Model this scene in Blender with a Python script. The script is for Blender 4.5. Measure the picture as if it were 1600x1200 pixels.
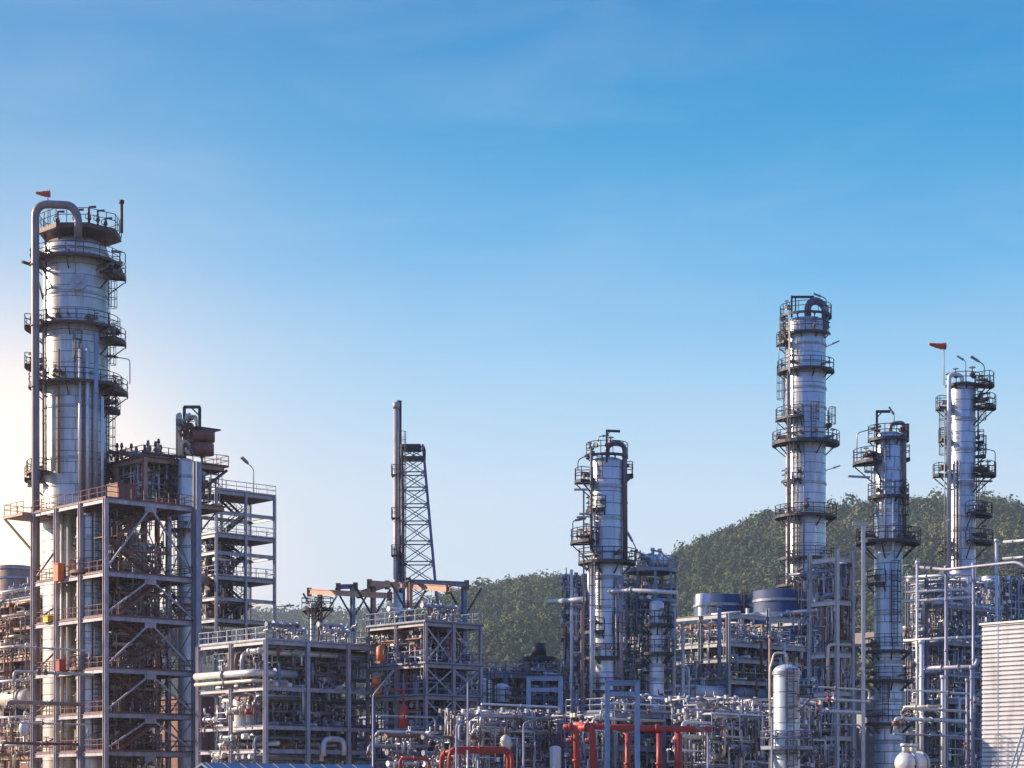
import bpy, math, random
import numpy as np
from math import radians as R, sin, cos, pi, sqrt, atan2
random.seed(7)
for o in list(bpy.data.objects): bpy.data.objects.remove(o)
S = bpy.context.scene
COL = S.collection
# ------------------------------------------------------------ camera
F = 3200.0; CX = 800.0; HY = 1250.0; CH = 12.0      # focal length in photo pixels, optical axis, eye height
cam = bpy.data.cameras.new('camera'); co = bpy.data.objects.new('camera', cam); COL.objects.link(co)
co.location = (0, 0, CH); co.rotation_euler = (R(90), 0, 0)
cam.sensor_width = 36; cam.lens = F/1600*36; cam.shift_y = (HY-600)/1600
cam.clip_start = 1; cam.clip_end = 30000
S.camera = co
# ------------------------------------------------------------ light
SUN_EL = R(22); SUN_B = R(14)      # sun to the left, a little beyond the plant
sd = (-cos(SUN_EL)*cos(SUN_B), cos(SUN_EL)*sin(SUN_B), sin(SUN_EL))   # towards the sun
sun = bpy.data.lights.new('sun', 'SUN'); sun.energy = 5.0; sun.angle = R(0.5); sun.color = (1.0, 0.83, 0.62)
so = bpy.data.objects.new('sun', sun); COL.objects.link(so)
from mathutils import Vector, Matrix
so.rotation_euler = Vector(sd).to_track_quat('Z', 'Y').to_euler()
so.location = (-300, 100, 200)
w = bpy.data.worlds.new('World'); S.world = w; w.use_nodes = True
nt = w.node_tree; N = nt.nodes; L = nt.links; N.clear()
def nd(t, **k):
    n = N.new(t)
    for a, b in k.items(): setattr(n, a, b)
    return n
sky = nd('ShaderNodeTexSky', sky_type='NISHITA'); sky.sun_disc = False
sky.sun_elevation = SUN_EL; sky.sun_rotation = atan2(sd[0], sd[1])
sky.air_density = 1.0; sky.dust_density = 0.6; sky.ozone_density = 3.0
tc = nd('ShaderNodeTexCoord'); sep = nd('ShaderNodeSeparateXYZ'); L.new(tc.outputs['Generated'], sep.inputs[0])
# elevation response of clear evening air: saturated high up, milky low down
ramp = nd('ShaderNodeValToRGB'); L.new(sep.outputs['Z'], ramp.inputs[0])
el = ramp.color_ramp.elements
def lin(c): return tuple(((x/255)/12.92 if x/255 <= .04045 else ((x/255+.055)/1.055)**2.4) for x in c)
stops = [(0.0,(214,228,240)), (0.09,(219,234,247)), (0.145,(208,232,250)), (0.20,(160,212,247)), (0.25,(100,184,236)), (0.31,(36,158,218)), (0.37,(0,136,204)), (0.55,(90,150,240)), (1.0,(84,136,235))]  # overhead stops, out of view, brightened blue to colour the shade
el[0].position = 0; el[0].color = (*lin(stops[0][1]), 1); el[1].position = 1; el[1].color = (*lin(stops[-1][1]), 1)
for p, c in stops[1:-1]:
    e = el.new(p); e.color = (*lin(c), 1)
# thin cirrus streaks
mp = nd('ShaderNodeMapping'); mp.inputs['Scale'].default_value = (3.0, 3.0, 13.0); mp.inputs['Rotation'].default_value = (0, R(28), 0)
L.new(tc.outputs['Generated'], mp.inputs[0])
nz = nd('ShaderNodeTexNoise'); nz.inputs['Scale'].default_value = 2.2; nz.inputs['Detail'].default_value = 7; nz.inputs['Roughness'].default_value = .58; nz.inputs['Distortion'].default_value = .5
L.new(mp.outputs[0], nz.inputs['Vector'])
mr = nd('ShaderNodeMapRange'); mr.inputs['From Min'].default_value = .46; mr.inputs['From Max'].default_value = .80; mr.inputs['To Max'].default_value = .15
L.new(nz.outputs['Fac'], mr.inputs['Value'])
# warm glow painted into the sky low left, away from the sun direction
dot = nd('ShaderNodeVectorMath', operation='DOT_PRODUCT'); L.new(tc.outputs['Generated'], dot.inputs[0])
gl = Vector((-0.262, 1, 0.115)).normalized(); dot.inputs[1].default_value = gl
pw = nd('ShaderNodeMath', operation='POWER'); L.new(dot.outputs['Value'], pw.inputs[0]); pw.inputs[1].default_value = 330
pw2 = nd('ShaderNodeMath', operation='POWER'); L.new(dot.outputs['Value'], pw2.inputs[0]); pw2.inputs[1].default_value = 75
mx = nd('ShaderNodeMix', data_type='RGBA'); L.new(mr.outputs[0], mx.inputs['Factor']); L.new(ramp.outputs[0], mx.inputs['A']); mx.inputs['B'].default_value = (*lin((214,229,243)), 1)
g1 = nd('ShaderNodeMath', operation='MULTIPLY'); L.new(pw.outputs[0], g1.inputs[0]); g1.inputs[1].default_value = .9
mx2 = nd('ShaderNodeMix', data_type='RGBA'); g2 = nd('ShaderNodeMath', operation='MULTIPLY'); L.new(pw2.outputs[0], g2.inputs[0]); g2.inputs[1].default_value = .6
L.new(g2.outputs[0], mx2.inputs['Factor']); L.new(mx.outputs['Result'], mx2.inputs['A']); mx2.inputs['B'].default_value = (*lin((250,238,234)), 1)
mx3 = nd('ShaderNodeMix', data_type='RGBA'); L.new(g1.outputs[0], mx3.inputs['Factor']); L.new(mx2.outputs['Result'], mx3.inputs['A']); mx3.inputs['B'].default_value = (2.6, 1.75, 1.05, 1)
# blend with the physical sky
sc = nd('ShaderNodeVectorMath', operation='SCALE'); # unseen sky behind the camera darkened and blued to tint the shaded sides
mb_ = nd('ShaderNodeMapRange'); mb_.inputs['From Min'].default_value = .15; mb_.inputs['From Max'].default_value = -.6; L.new(sep.outputs['Y'], mb_.inputs['Value'])
mx5 = nd('ShaderNodeMix', data_type='RGBA', blend_type='MULTIPLY'); L.new(mb_.outputs[0], mx5.inputs['Factor']); L.new(mx3.outputs['Result'], mx5.inputs['A']); mx5.inputs['B'].default_value = (.62, .67, .93, 1)
L.new(mx5.outputs['Result'], sc.inputs[0]); sc.inputs['Scale'].default_value = 10*2**-.70
mx4 = nd('ShaderNodeMix', data_type='RGBA'); mx4.inputs['Factor'].default_value = .98
L.new(sky.outputs[0], mx4.inputs['A']); L.new(sc.outputs[0], mx4.inputs['B'])
bg = nd('ShaderNodeBackground'); bg.inputs['Strength'].default_value = 0.1; L.new(mx4.outputs['Result'], bg.inputs[0])
ow = nd('ShaderNodeOutputWorld'); L.new(bg.outputs[0], ow.inputs[0])
S.render.engine = 'CYCLES'
S.view_settings.view_transform = 'Standard'; S.view_settings.look = 'None'; S.view_settings.exposure = 0.72; S.view_settings.gamma = 1
S.cycles.max_bounces = 4; S.cycles.diffuse_bounces = 2; S.cycles.glossy_bounces = 3
S.cycles.volume_bounces = 0; S.cycles.caustics_reflective = False
# ------------------------------------------------------------ materials
MATS = {}
def mat(name, col, metal=0.0, rough=0.5, var=.25, scale=.8, dirt=None, dirtamt=.35, bump=0, panels=None, corr=None):
    if name in MATS: return MATS[name]
    m = bpy.data.materials.new(name); m.use_nodes = True; t = m.node_tree; n = t.nodes; l = t.links
    b = n['Principled BSDF']; b.inputs['Metallic'].default_value = metal
    c = n.new('ShaderNodeTexCoord')
    z = n.new('ShaderNodeTexNoise'); z.inputs['Scale'].default_value = scale; z.inputs['Detail'].default_value = 6; z.inputs['Roughness'].default_value = .65
    mpp = n.new('ShaderNodeMapping'); mpp.inputs['Scale'].default_value = (1, 1, .45); l.new(c.outputs['Object'], mpp.inputs[0]); l.new(mpp.outputs[0], z.inputs['Vector'])
    r = n.new('ShaderNodeValToRGB'); r.color_ramp.elements[0].position = .33; r.color_ramp.elements[1].position = .7
    r.color_ramp.elements[0].color = (*[x*(1-var) for x in col], 1); r.color_ramp.elements[1].color = (*[min(1, x*(1+var*.6)) for x in col], 1)
    l.new(z.outputs['Fac'], r.inputs[0]); out = r.outputs[0]
    z2 = n.new('ShaderNodeTexNoise'); z2.inputs['Scale'].default_value = scale*2.7; z2.inputs['Detail'].default_value = 8
    mp2 = n.new('ShaderNodeMapping'); mp2.inputs['Scale'].default_value = (2.2, 2.2, .35); l.new(c.outputs['Object'], mp2.inputs[0]); l.new(mp2.outputs[0], z2.inputs['Vector'])
    mr_ = n.new('ShaderNodeMapRange'); mr_.inputs['From Min'].default_value = .5; mr_.inputs['From Max'].default_value = .72; mr_.inputs['To Max'].default_value = dirtamt; l.new(z2.outputs['Fac'], mr_.inputs['Value'])
    mm = n.new('ShaderNodeMix'); mm.data_type = 'RGBA'; l.new(mr_.outputs[0], mm.inputs['Factor']); l.new(out, mm.inputs['A'])
    d = dirt or tuple(x*.35 for x in col); mm.inputs['B'].default_value = (*d, 1); out = mm.outputs['Result']
    rr = n.new('ShaderNodeMapRange'); rr.inputs['To Min'].default_value = max(.05, rough-.12); rr.inputs['To Max'].default_value = min(1, rough+.15); l.new(z2.outputs['Fac'], rr.inputs['Value']); l.new(rr.outputs[0], b.inputs['Roughness'])
    if panels:      # jacketing sheets lapped round a vessel: (radius, sheet length, course height)
        rad, pl, ph = panels
        sp = n.new('ShaderNodeSeparateXYZ'); l.new(c.outputs['Object'], sp.inputs[0])
        at = n.new('ShaderNodeMath'); at.operation = 'ARCTAN2'; l.new(sp.outputs['Y'], at.inputs[0]); l.new(sp.outputs['X'], at.inputs[1])
        ml = n.new('ShaderNodeMath'); ml.operation = 'MULTIPLY'; l.new(at.outputs[0], ml.inputs[0]); ml.inputs[1].default_value = rad
        cb = n.new('ShaderNodeCombineXYZ'); l.new(ml.outputs[0], cb.inputs[0]); l.new(sp.outputs['Z'], cb.inputs[1])
        bt = n.new('ShaderNodeTexBrick'); l.new(cb.outputs[0], bt.inputs['Vector']); bt.inputs['Scale'].default_value = 1
        bt.inputs['Brick Width'].default_value = pl; bt.inputs['Row Height'].default_value = ph; bt.inputs['Mortar Size'].default_value = .05; bt.inputs['Mortar Smooth'].default_value = .2
        bt.inputs['Color1'].default_value = (.88, .88, .88, 1); bt.inputs['Color2'].default_value = (1.06, 1.06, 1.06, 1); bt.inputs['Mortar'].default_value = (.34, .33, .36, 1)
        mu = n.new('ShaderNodeMix'); mu.data_type = 'RGBA'; mu.blend_type = 'MULTIPLY'; mu.inputs['Factor'].default_value = 1
        l.new(out, mu.inputs['A']); l.new(bt.outputs['Color'], mu.inputs['B']); out = mu.outputs['Result']
        bp = n.new('ShaderNodeBump'); bp.inputs['Distance'].default_value = .08; bp.inputs['Strength'].default_value = .5
        l.new(z.outputs['Fac'], bp.inputs['Height']); l.new(bp.outputs[0], b.inputs['Normal'])
    elif bump:
        bp = n.new('ShaderNodeBump'); bp.inputs['Distance'].default_value = bump; bp.inputs['Strength'].default_value = .6
        l.new(z2.outputs['Fac'], bp.inputs['Height']); l.new(bp.outputs[0], b.inputs['Normal'])
    l.new(out, b.inputs['Base Color'])
    MATS[name] = m; return m
def clad(r, warm=0):
    k = round(r*2)/2
    col = (.70, .69, .71) if not warm else (.74, .67, .60)
    return mat('jacket_%d_%d' % (int(k*10), warm), col, .42, .32, .18, .5, (.30, .24, .21), .5, panels=(k, 9.5, 1.15))
GALV = mat('galvanised_steel', (.36, .35, .42), .25, .5, .25, 1.2, (.14, .10, .10), .4)
DARK = mat('dark_steel', (.055, .05, .06), .2, .55, .35, 1.5, (.09, .045, .03), .5)
NAVY = mat('blue_grey_steel', (.25, .29, .37), .1, .5, .3, 1.0, (.10, .07, .06), .4)
BROWN = mat('glare_brown_steel', (.24, .092, .068), .1, .6, .35, 1.3, (.07, .03, .025), .5)  # warm glare over the left plant put into the colour as red brown
TANST = mat('primer_steel', (.46, .27, .20), .1, .55, .3, 1.1, (.16, .07, .05), .5)
WHITE = mat('white_lagging', (.74, .72, .70), .25, .36, .15, 1.4, (.32, .24, .18), .35)
CREAM = mat('cream_lagging', (.72, .62, .48), .15, .42, .2, 1.4, (.3, .17, .1), .4)
PIPEG = mat('grey_pipe', (.40, .41, .45), .35, .4, .25, 1.6, (.12, .09, .08), .4)
PIPED = mat('dark_pipe', (.24, .20, .20), .3, .45, .3, 1.6, (.16, .07, .04), .4)
RUSTP = mat('rust_pipe', (.26, .12, .08), .1, .6, .3, 2.0, (.1, .04, .03), .5)
BROWND = mat('glare_brown_steel_dark', (.115, .05, .042), .1, .6, .35, 1.3, (.05,.025,.02), .5)  # darker red brown, same warm glare put into the colour
RED = mat('red_paint', (.48, .045, .03), 0, .5, .35, 1.5, (.2, .04, .03), .6)
ORANGE = mat('orange_paint', (.72, .17, .035), 0, .45, .2, 1.5, (.3, .08, .03), .3)
YELLOW = mat('yellow_paint', (.8, .55, .03), 0, .45, .15, 1.5)
BLUEP = mat('blue_tank_paint', (.055, .085, .17), .1, .55, .35, .4, (.10, .10, .13), .6)
CONC = mat('concrete', (.34, .32, .29), 0, .85, .25, .6, bump=.03)
SHEET = mat('pale_sheet', (.66, .64, .62), .2, .45, .15, .7, (.35, .3, .27), .35)
ROOFB = mat('blue_roof', (.13, .19, .25), .1, .45, .2, .6, (.1, .14, .2), .4)
LAMPM = mat('lamp_housing', (.22, .23, .26), .3, .4, .2, 3)
SOCK = mat('windsock_cloth', (.70, .10, .06), 0, .8, .2, 2)
TEAL = mat('pale_green_paint', (.35, .5, .45), 0, .5, .2, 1.5)
# ------------------------------------------------------------ mesh builder
class MB:
    def __init__(s): s.v = []; s.f = []; s.m = []; s.s = []
    def face(s, f, m=0, sm=False): s.f.append(f); s.m.append(m); s.s.append(sm)
    def hexa(s, c8, m=0):
        b = len(s.v); s.v += [tuple(p) for p in c8]
        for f in ((0,3,2,1),(4,5,6,7),(0,1,5,4),(1,2,6,5),(2,3,7,6),(3,0,4,7)): s.face([b+i for i in f], m)
    def box(s, x0, x1, y0, y1, z0, z1, m=0):
        s.hexa([(x0,y0,z0),(x1,y0,z0),(x1,y1,z0),(x0,y1,z0),(x0,y0,z1),(x1,y0,z1),(x1,y1,z1),(x0,y1,z1)], m)
    def cbox(s, c, d, m=0, a=0):
        hx, hy, hz = d[0]/2, d[1]/2, d[2]/2; ca, sa = cos(a), sin(a); P = []
        for z in (-hz, hz):
            for x, y in ((-hx,-hy),(hx,-hy),(hx,hy),(-hx,hy)): P.append((c[0]+x*ca-y*sa, c[1]+x*sa+y*ca, c[2]+z))
        s.hexa(P, m)
    def bar(s, p, q, w, h, m=0, off=(0, 0), up=None):
        p = Vector(p); q = Vector(q); d = (q-p).normalized(); u = Vector(up or (0, 0, 1))
        if abs(d.dot(u)) > .99: u = Vector((0, 1, 0))
        a = d.cross(u).normalized(); b = a.cross(d).normalized(); P = []
        for c in (p, q):
            for i, j in ((-1,-1),(1,-1),(1,1),(-1,1)): P.append(c+a*(i*w/2+off[0])+b*(j*h/2+off[1]))
        s.hexa(P, m)
    def ibeam(s, p, q, w, h, m=0, t=.03, up=None):
        s.bar(p, q, w, t, m, (0, h/2-t/2), up); s.bar(p, q, w, t, m, (0, -h/2+t/2), up); s.bar(p, q, t, h-2*t-.004, m, (0, 0), up)
    def tube(s, pts, r, n=8, m=0, cap=True, closed=False, smooth=True):
        P = [Vector(p) for p in pts]; k = len(P); b0 = len(s.v)
        rr = r if isinstance(r, (list, tuple)) else [r]*k
        prev = None
        for i in range(k):
            if closed: d = (P[(i+1) % k]-P[i-1]).normalized()
            elif i == 0: d = (P[1]-P[0]).normalized()
            elif i == k-1: d = (P[-1]-P[-2]).normalized()
            else:
                d = ((P[i+1]-P[i]).normalized()+(P[i]-P[i-1]).normalized())
                d = d.normalized() if d.length > 1e-6 else (P[i+1]-P[i]).normalized()
            if prev is None:
                u = Vector((0, 0, 1)) if abs(d.z) < .9 else Vector((1, 0, 0))
                a = d.cross(u).normalized()
            else:
                a = (prev-d*prev.dot(d)); a = a.normalized() if a.length > 1e-6 else d.cross(Vector((0,0,1))).normalized()
            prev = a; b = d.cross(a)
            for j in range(n):
                t = 2*pi*j/n; s.v.append(tuple(P[i]+(a*cos(t)+b*sin(t))*rr[i]))
        for i in range(k if closed else k-1):
            i2 = (i+1) % k
            for j in range(n):
                j2 = (j+1) % n; s.face([b0+i*n+j, b0+i*n+j2, b0+i2*n+j2, b0+i2*n+j], m, smooth)
        if cap and not closed:
            s.face([b0+j for j in range(n)][::-1], m); s.face([b0+(k-1)*n+j for j in range(n)], m)
    def lathe(s, prof, n=32, c=(0,0,0), m=0, axis='z', a0=0, a1=2*pi, smooth=True):
        full = abs(a1-a0-2*pi) < 1e-6; b0 = len(s.v); cnt = n if full else n+1
        for r, z in prof:
            for j in range(cnt):
                t = a0+(a1-a0)*j/n
                if axis == 'z': s.v.append((c[0]+r*cos(t), c[1]+r*sin(t), c[2]+z))
                elif axis == 'x': s.v.append((c[0]+z, c[1]+r*cos(t), c[2]+r*sin(t)))
                else: s.v.append((c[0]+r*sin(t), c[1]+z, c[2]+r*cos(t)))
        for i in range(len(prof)-1):
            for j in range(n):
                j2 = (j+1) % cnt; s.face([b0+i*cnt+j, b0+i*cnt+j2, b0+(i+1)*cnt+j2, b0+(i+1)*cnt+j], m, smooth)
def bend(pts, rad, k=4):
    P = [Vector(p) for p in pts]; out = [P[0]]
    for i in range(1, len(P)-1):
        a = P[i-1]-P[i]; b = P[i+1]-P[i]; q = min(rad, a.length*.48, b.length*.48); a.normalize(); b.normalize()
        if abs(a.dot(b)) > .999: out.append(P[i]); continue
        s0 = P[i]+a*q; s1 = P[i]+b*q
        for j in range(k+1):
            t = j/k; out.append(s0*(1-t)**2+P[i]*2*t*(1-t)+s1*t*t)
    out.append(P[-1]); return out
def obj(name, mb, mats, parent=None):
    me = bpy.data.meshes.new(name); me.from_pydata(mb.v, [], mb.f)
    if not isinstance(mats, (list, tuple)): mats = [mats]
    for m in mats: me.materials.append(m)
    me.polygons.foreach_set('use_smooth', mb.s)
    if len(mats) > 1: me.polygons.foreach_set('material_index', mb.m)
    me.update()
    o = bpy.data.objects.new(name, me); COL.objects.link(o)
    if parent is not None: o.parent = parent
    return o
def tag(o, label=None, cat=None, group=None, kind=None):
    if label: o['label'] = label
    if cat: o['category'] = cat
    if group: o['group'] = group
    if kind: o['kind'] = kind
    return o
def thing(name, label, cat, loc=(0,0,0), rz=0, group=None):
    o = bpy.data.objects.new(name, None); COL.objects.link(o); o.location = loc; o.rotation_euler = (0, 0, rz); o.empty_display_size = .1
    return tag(o, label, cat, group)
def copy_tree(o, parent=None):
    c = o.copy(); COL.objects.link(c)
    if parent is not None: c.parent = parent
    for ch in list(o.children): copy_tree(ch, c)
    return c
# ------------------------------------------------------------ placing
PHI = R(42); CU, SU = cos(PHI), sin(PHI)      # the plant's grid is turned this far to the view
def wx(px, D): return (px-CX)/F*D
def wz(py, D): return CH+(HY-py)/F*D
def W(px, py, D): return Vector((wx(px, D), D, wz(py, D)))
class Grid:
    """a local frame: u runs right and away, v runs left and away"""
    def __init__(s, px, D): s.px = px; s.D = D; s.X = wx(px, D); s.Y = D
    def u(s, x1): k = (x1-CX)/F; return (k*s.Y-s.X)/(CU-k*SU)
    def v(s, x1): k = (x1-CX)/F; return (k*s.Y-s.X)/(-SU-k*CU)
    def z(s, py): return wz(py, s.D)
    def loc(s): return (s.X, s.Y, 0)
    def at(s, u, v, z=0): return (s.X+u*CU-v*SU, s.Y+u*SU+v*CU, z)
# ------------------------------------------------------------ shared pieces
RR = .05
def railing(pts, mb, h=1.15, closed=False, step=1.5):
    """posts, top rail, knee rail along a path"""
    P = [Vector(p) for p in pts]
    for dz in (h, h*.55): mb.tube([p+Vector((0,0,dz)) for p in P], RR*.85, 4, cap=False, closed=closed, smooth=False)
    segs = list(zip(P, P[1:])) + ([(P[-1], P[0])] if closed else [])
    acc = 0
    for a, b in segs:
        l = (b-a).length
        if l < 1e-6: continue
        n = max(1, round(l/step)) if l > step*.9 else 0
        if n:
            for i in range(n+1):
                p = a.lerp(b, i/n); mb.bar(p, p+Vector((0,0,h)), .07, .07)
        else:
            acc += l
            if acc > step*.8: acc = 0; mb.bar(b, b+Vector((0,0,h)), .07, .07)
def flange(mb, p, d, r, m=0, t=.12):
    d = Vector(d).normalized(); p = Vector(p); mb.tube([p-d*t, p+d*t], r*1.55, 10, m)
def valve(mb, p, r, up=(0,0,1), m=0):
    p = Vector(p); u = Vector(up); mb.tube([p-u*r*.2, p+u*(r*2.2)], [r*1.5, r*.8], 8, m)
    mb.tube([p+u*r*2, p+u*(r*4.5)], r*.35, 5, m)
    a = u.orthogonal().normalized(); b = u.cross(a); c = p+u*r*4.5
    mb.tube([c+(a*cos(t)+b*sin(t))*r*1.9 for t in [i*pi/4 for i in range(8)]], r*.28, 4, m, closed=True)
def flood(parent, base, h, arm, m=GALV, head=.45):
    """lamp pole with a bent arm and a flood head"""
    b = Vector(base); a = Vector(arm)
    mb = MB(); mb.tube(bend([b, b+Vector((0,0,h)), b+Vector((0,0,h))+a], .35), .055, 6); o = obj('lamp_pole', mb, m, parent)
    e = b+Vector((0,0,h))+a; d = a.normalized()
    hb = MB(); hb.bar(e-d*.1, e+d*head*1.7, head*.8, head*.45); hb.bar(e-d*.3, e-d*.1, .2, .2); obj('lamp_head', hb, LAMPM, o)
    return o
def ladder(parent, p, z0, z1, facing, cage=True, m=DARK, w=.55):
    """p=(x,y) foot; facing = outward unit vector"""
    f = Vector((facing[0], facing[1], 0)).normalized(); s = Vector((-f.y, f.x, 0)); c = Vector((p[0], p[1], 0)); mb = MB()
    for k in (-1, 1): mb.bar(c+s*k*w/2+Vector((0,0,z0)), c+s*k*w/2+Vector((0,0,z1)), .07, .07)
    z = z0+.3
    while z < z1: mb.bar(c-s*w/2+Vector((0,0,z)), c+s*w/2+Vector((0,0,z)), .05, .05); z += .45
    o = obj('ladder', mb, m, parent)
    if cage:
        cb = MB(); rad = .48; z = z0+2.2; cc = c+f*.38
        angs = [-125+i*250/6 for i in range(7)]
        def pt(a, z): t = R(a); return cc+(f*cos(t)+s*sin(t))*rad+Vector((0,0,z))
        zs = []
        while z < z1+.9: zs.append(z); z += .95
        if len(zs) > 1:
            for z in zs: cb.tube([pt(a, z) for a in angs], .035, 4, cap=False, smooth=False)
            for a in angs[::1]: cb.tube([pt(a, zs[0]), pt(a, zs[-1])], .026, 4, cap=False, smooth=False)
            obj('safety_cage', cb, m, o)
    return o
def sector(parent, z, r, a0, a1, out, m=DARK, rail=True, fill=2, rm=None, th=.28, brackets=True, junk=RUSTP, label=None):
    """round walkway: deck with fascia, railing, brackets and bits of fittings standing on it"""
    full = (a1-a0) >= 359; n = max(6, int((a1-a0)/11)); t0, t1 = R(a0), R(a1)
    ri, ro = r+.03, r+out
    mb = MB(); mb.lathe([(ri, z), (ro, z), (ro, z-th), (ro-.12, z-th), (ro-.12, z-.06), (ri, z-.06), (ri, z)], n, a0=t0, a1=t1 if not full else t0+2*pi, smooth=False)
    o = obj('platform', mb, m, parent)
    if label: o['label'] = label
    if rail:
        rb = MB(); arc = [(cos(t0+(t1-t0)*i/n)*(ro-.05), sin(t0+(t1-t0)*i/n)*(ro-.05), z) for i in range(n+(0 if full else 1))]
        if not full: arc = [(cos(t0)*(ri+.1), sin(t0)*(ri+.1), z)]+arc+[(cos(t1)*(ri+.1), sin(t1)*(ri+.1), z)]
        railing(arc, rb, closed=full, step=1.2); obj('railing', rb, rm or m, o)
    if brackets:
        k = max(2, int((a1-a0)/45)+(0 if full else 1))
        for i in range(k):
            t = t0+(t1-t0)*((i+.5)/k if full else i/(k-1)*.92+.04); d = Vector((cos(t), sin(t), 0)); bb = MB()
            bb.bar(d*ri+Vector((0,0,z-out*.9-.1)), d*(ro-.2)+Vector((0,0,z-th)), .11, .11); bb.bar(d*ri+Vector((0,0,z-.17)), d*(ro-.15)+Vector((0,0,z-.17)), .1, .16)
            obj('bracket', bb, m, o)
    for i in range(fill):
        t = t0+(t1-t0)*random.uniform(.08, .92); d = Vector((cos(t), sin(t), 0)); rr = random.uniform(.10, .2); b = MB()
        p = d*(ri+out*random.uniform(.25, .7)); zz = z+random.uniform(.4, .9)
        b.tube([d*(ri-.1)+Vector((0,0,zz)), p+Vector((0,0,zz))], rr, 7); flange(b, p+Vector((0,0,zz)), d, rr, t=.07)
        if random.random() < .6: valve(b, p+Vector((0,0,zz)), rr*.9)
        obj('valve', b, junk if random.random() < .3 else (PIPED if random.random() < .6 else PIPEG), o)
    return o
def vessel(label, cx, D, rpx, ytop, mt, plats=(), ladders=(), rings=(), sections=None, name='distillation_column', cat='column', head=.5, group=None, ybot=None, seg=48):
    X = wx(cx, D); r = rpx*D/F; zt = wz(ytop, D)
    root = thing(name, label, cat, (X, D, 0), 0, group); root['r'] = r
    prof = []; cur = r
    if sections:    # list of (y, rpx) from bottom to top: radius above that height
        prof = [(sections[0][1]*D/F, 0)]; cur = sections[0][1]*D/F
        for y, rp in sections[1:]:
            z = wz(y, D); nr = rp*D/F; prof += [(cur, z-abs(cur-nr)*1.5-.2), (nr, z)]; cur = nr
    else: prof = [(r, 0)]
    prof.append((cur, zt-cur*head))
    for i in range(1, 9):
        a = i/8*pi/2; prof.append((max(.001, cur*cos(a)), zt-cur*head+cur*head*sin(a)))
    mb = MB(); mb.lathe(prof, seg)
    z = 2.0
    obj('shell', mb, mt, root)
    for y in rings:
        rb = MB(); z = wz(y, D); rb.lathe([(r, z-.16), (r+.1, z-.13), (r+.1, z+.13), (r, z+.16)], seg, smooth=False); obj('stiffener_ring', rb, PIPEG, root)
    for p in plats:
        kw = dict(p[4]) if len(p) > 4 else {}
        sector(root, wz(p[0], D), kw.pop('r', r), p[1], p[2], p[3], **kw)
    for a, y0, y1 in ladders:
        t = R(a); d = (cos(t), sin(t)); ladder(root, (d[0]*(r+.3), d[1]*(r+.3)), max(0, wz(y0, D)), wz(y1, D), d)
    return root
def vpipe(root, pts_px, D, r, m, n=10, rad=None, off=(0,0), name='pipe', dy=0):
    """a pipe of a vessel through pixel positions at a depth; pts may carry their own depth"""
    b = Vector(root.location); P = []
    for p in pts_px:
        d = p[2] if len(p) > 2 else D; q = W(p[0], p[1], d)-Vector((b.x, b.y, 0)); q.z = max(q.z, 0); P.append(q)
    mb = MB(); mb.tube(bend(P, rad or r*3, 6), r, n)
    for a, c in zip(P, P[1:]):
        if (c-a).length > 9: 
            k = int((c-a).length/7)
            for i in range(1, k+1): flange(mb, a.lerp(c, i/(k+1)), c-a, r*.82, t=.06)
    return obj(name, mb, m, root)
def rail_only(mb_pts): pass
# ------------------------------------------------------------ frames
def column_mb(u, v, z0, z1, w):
    mb = MB(); mb.ibeam((u, v, z0), (u, v, z1), w, w, t=max(.035, w*.12), up=(0, 1, 0)); return mb
def staircase(root, a, b, width, axis, m, hm=None):
    """a, b: local points (foot and head) of the centre line; axis 'u' or 'v'"""
    a = Vector(a); b = Vector(b); s = Vector((0, 1, 0)) if axis == 'u' else Vector((1, 0, 0)); mb = MB()
    for k in (-1, 1): mb.bar(a+s*k*width/2, b+s*k*width/2, .06, .30)
    n = max(4, int(abs(b.z-a.z)/.26))
    for i in range(n):
        p = a.lerp(b, (i+.5)/n); mb.cbox(p, (.26, width-.07, .04) if axis == 'u' else (width-.07, .26, .04))
    o = obj('staircase', mb, m, root); hb = MB()
    for k in (-1, 1):
        q = s*k*width/2
        hb.tube([a+q+Vector((0,0,1.05)), b+q+Vector((0,0,1.05))], .045, 4, cap=False); hb.tube([a+q+Vector((0,0,.6)), b+q+Vector((0,0,.6))], .03, 4, cap=False)
        for i in range(0, n+1, 4): p = a.lerp(b, i/n)+q; hb.bar(p, p+Vector((0,0,1.05)), .05, .05)
    obj('handrail', hb, hm or m, o); return o
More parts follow.
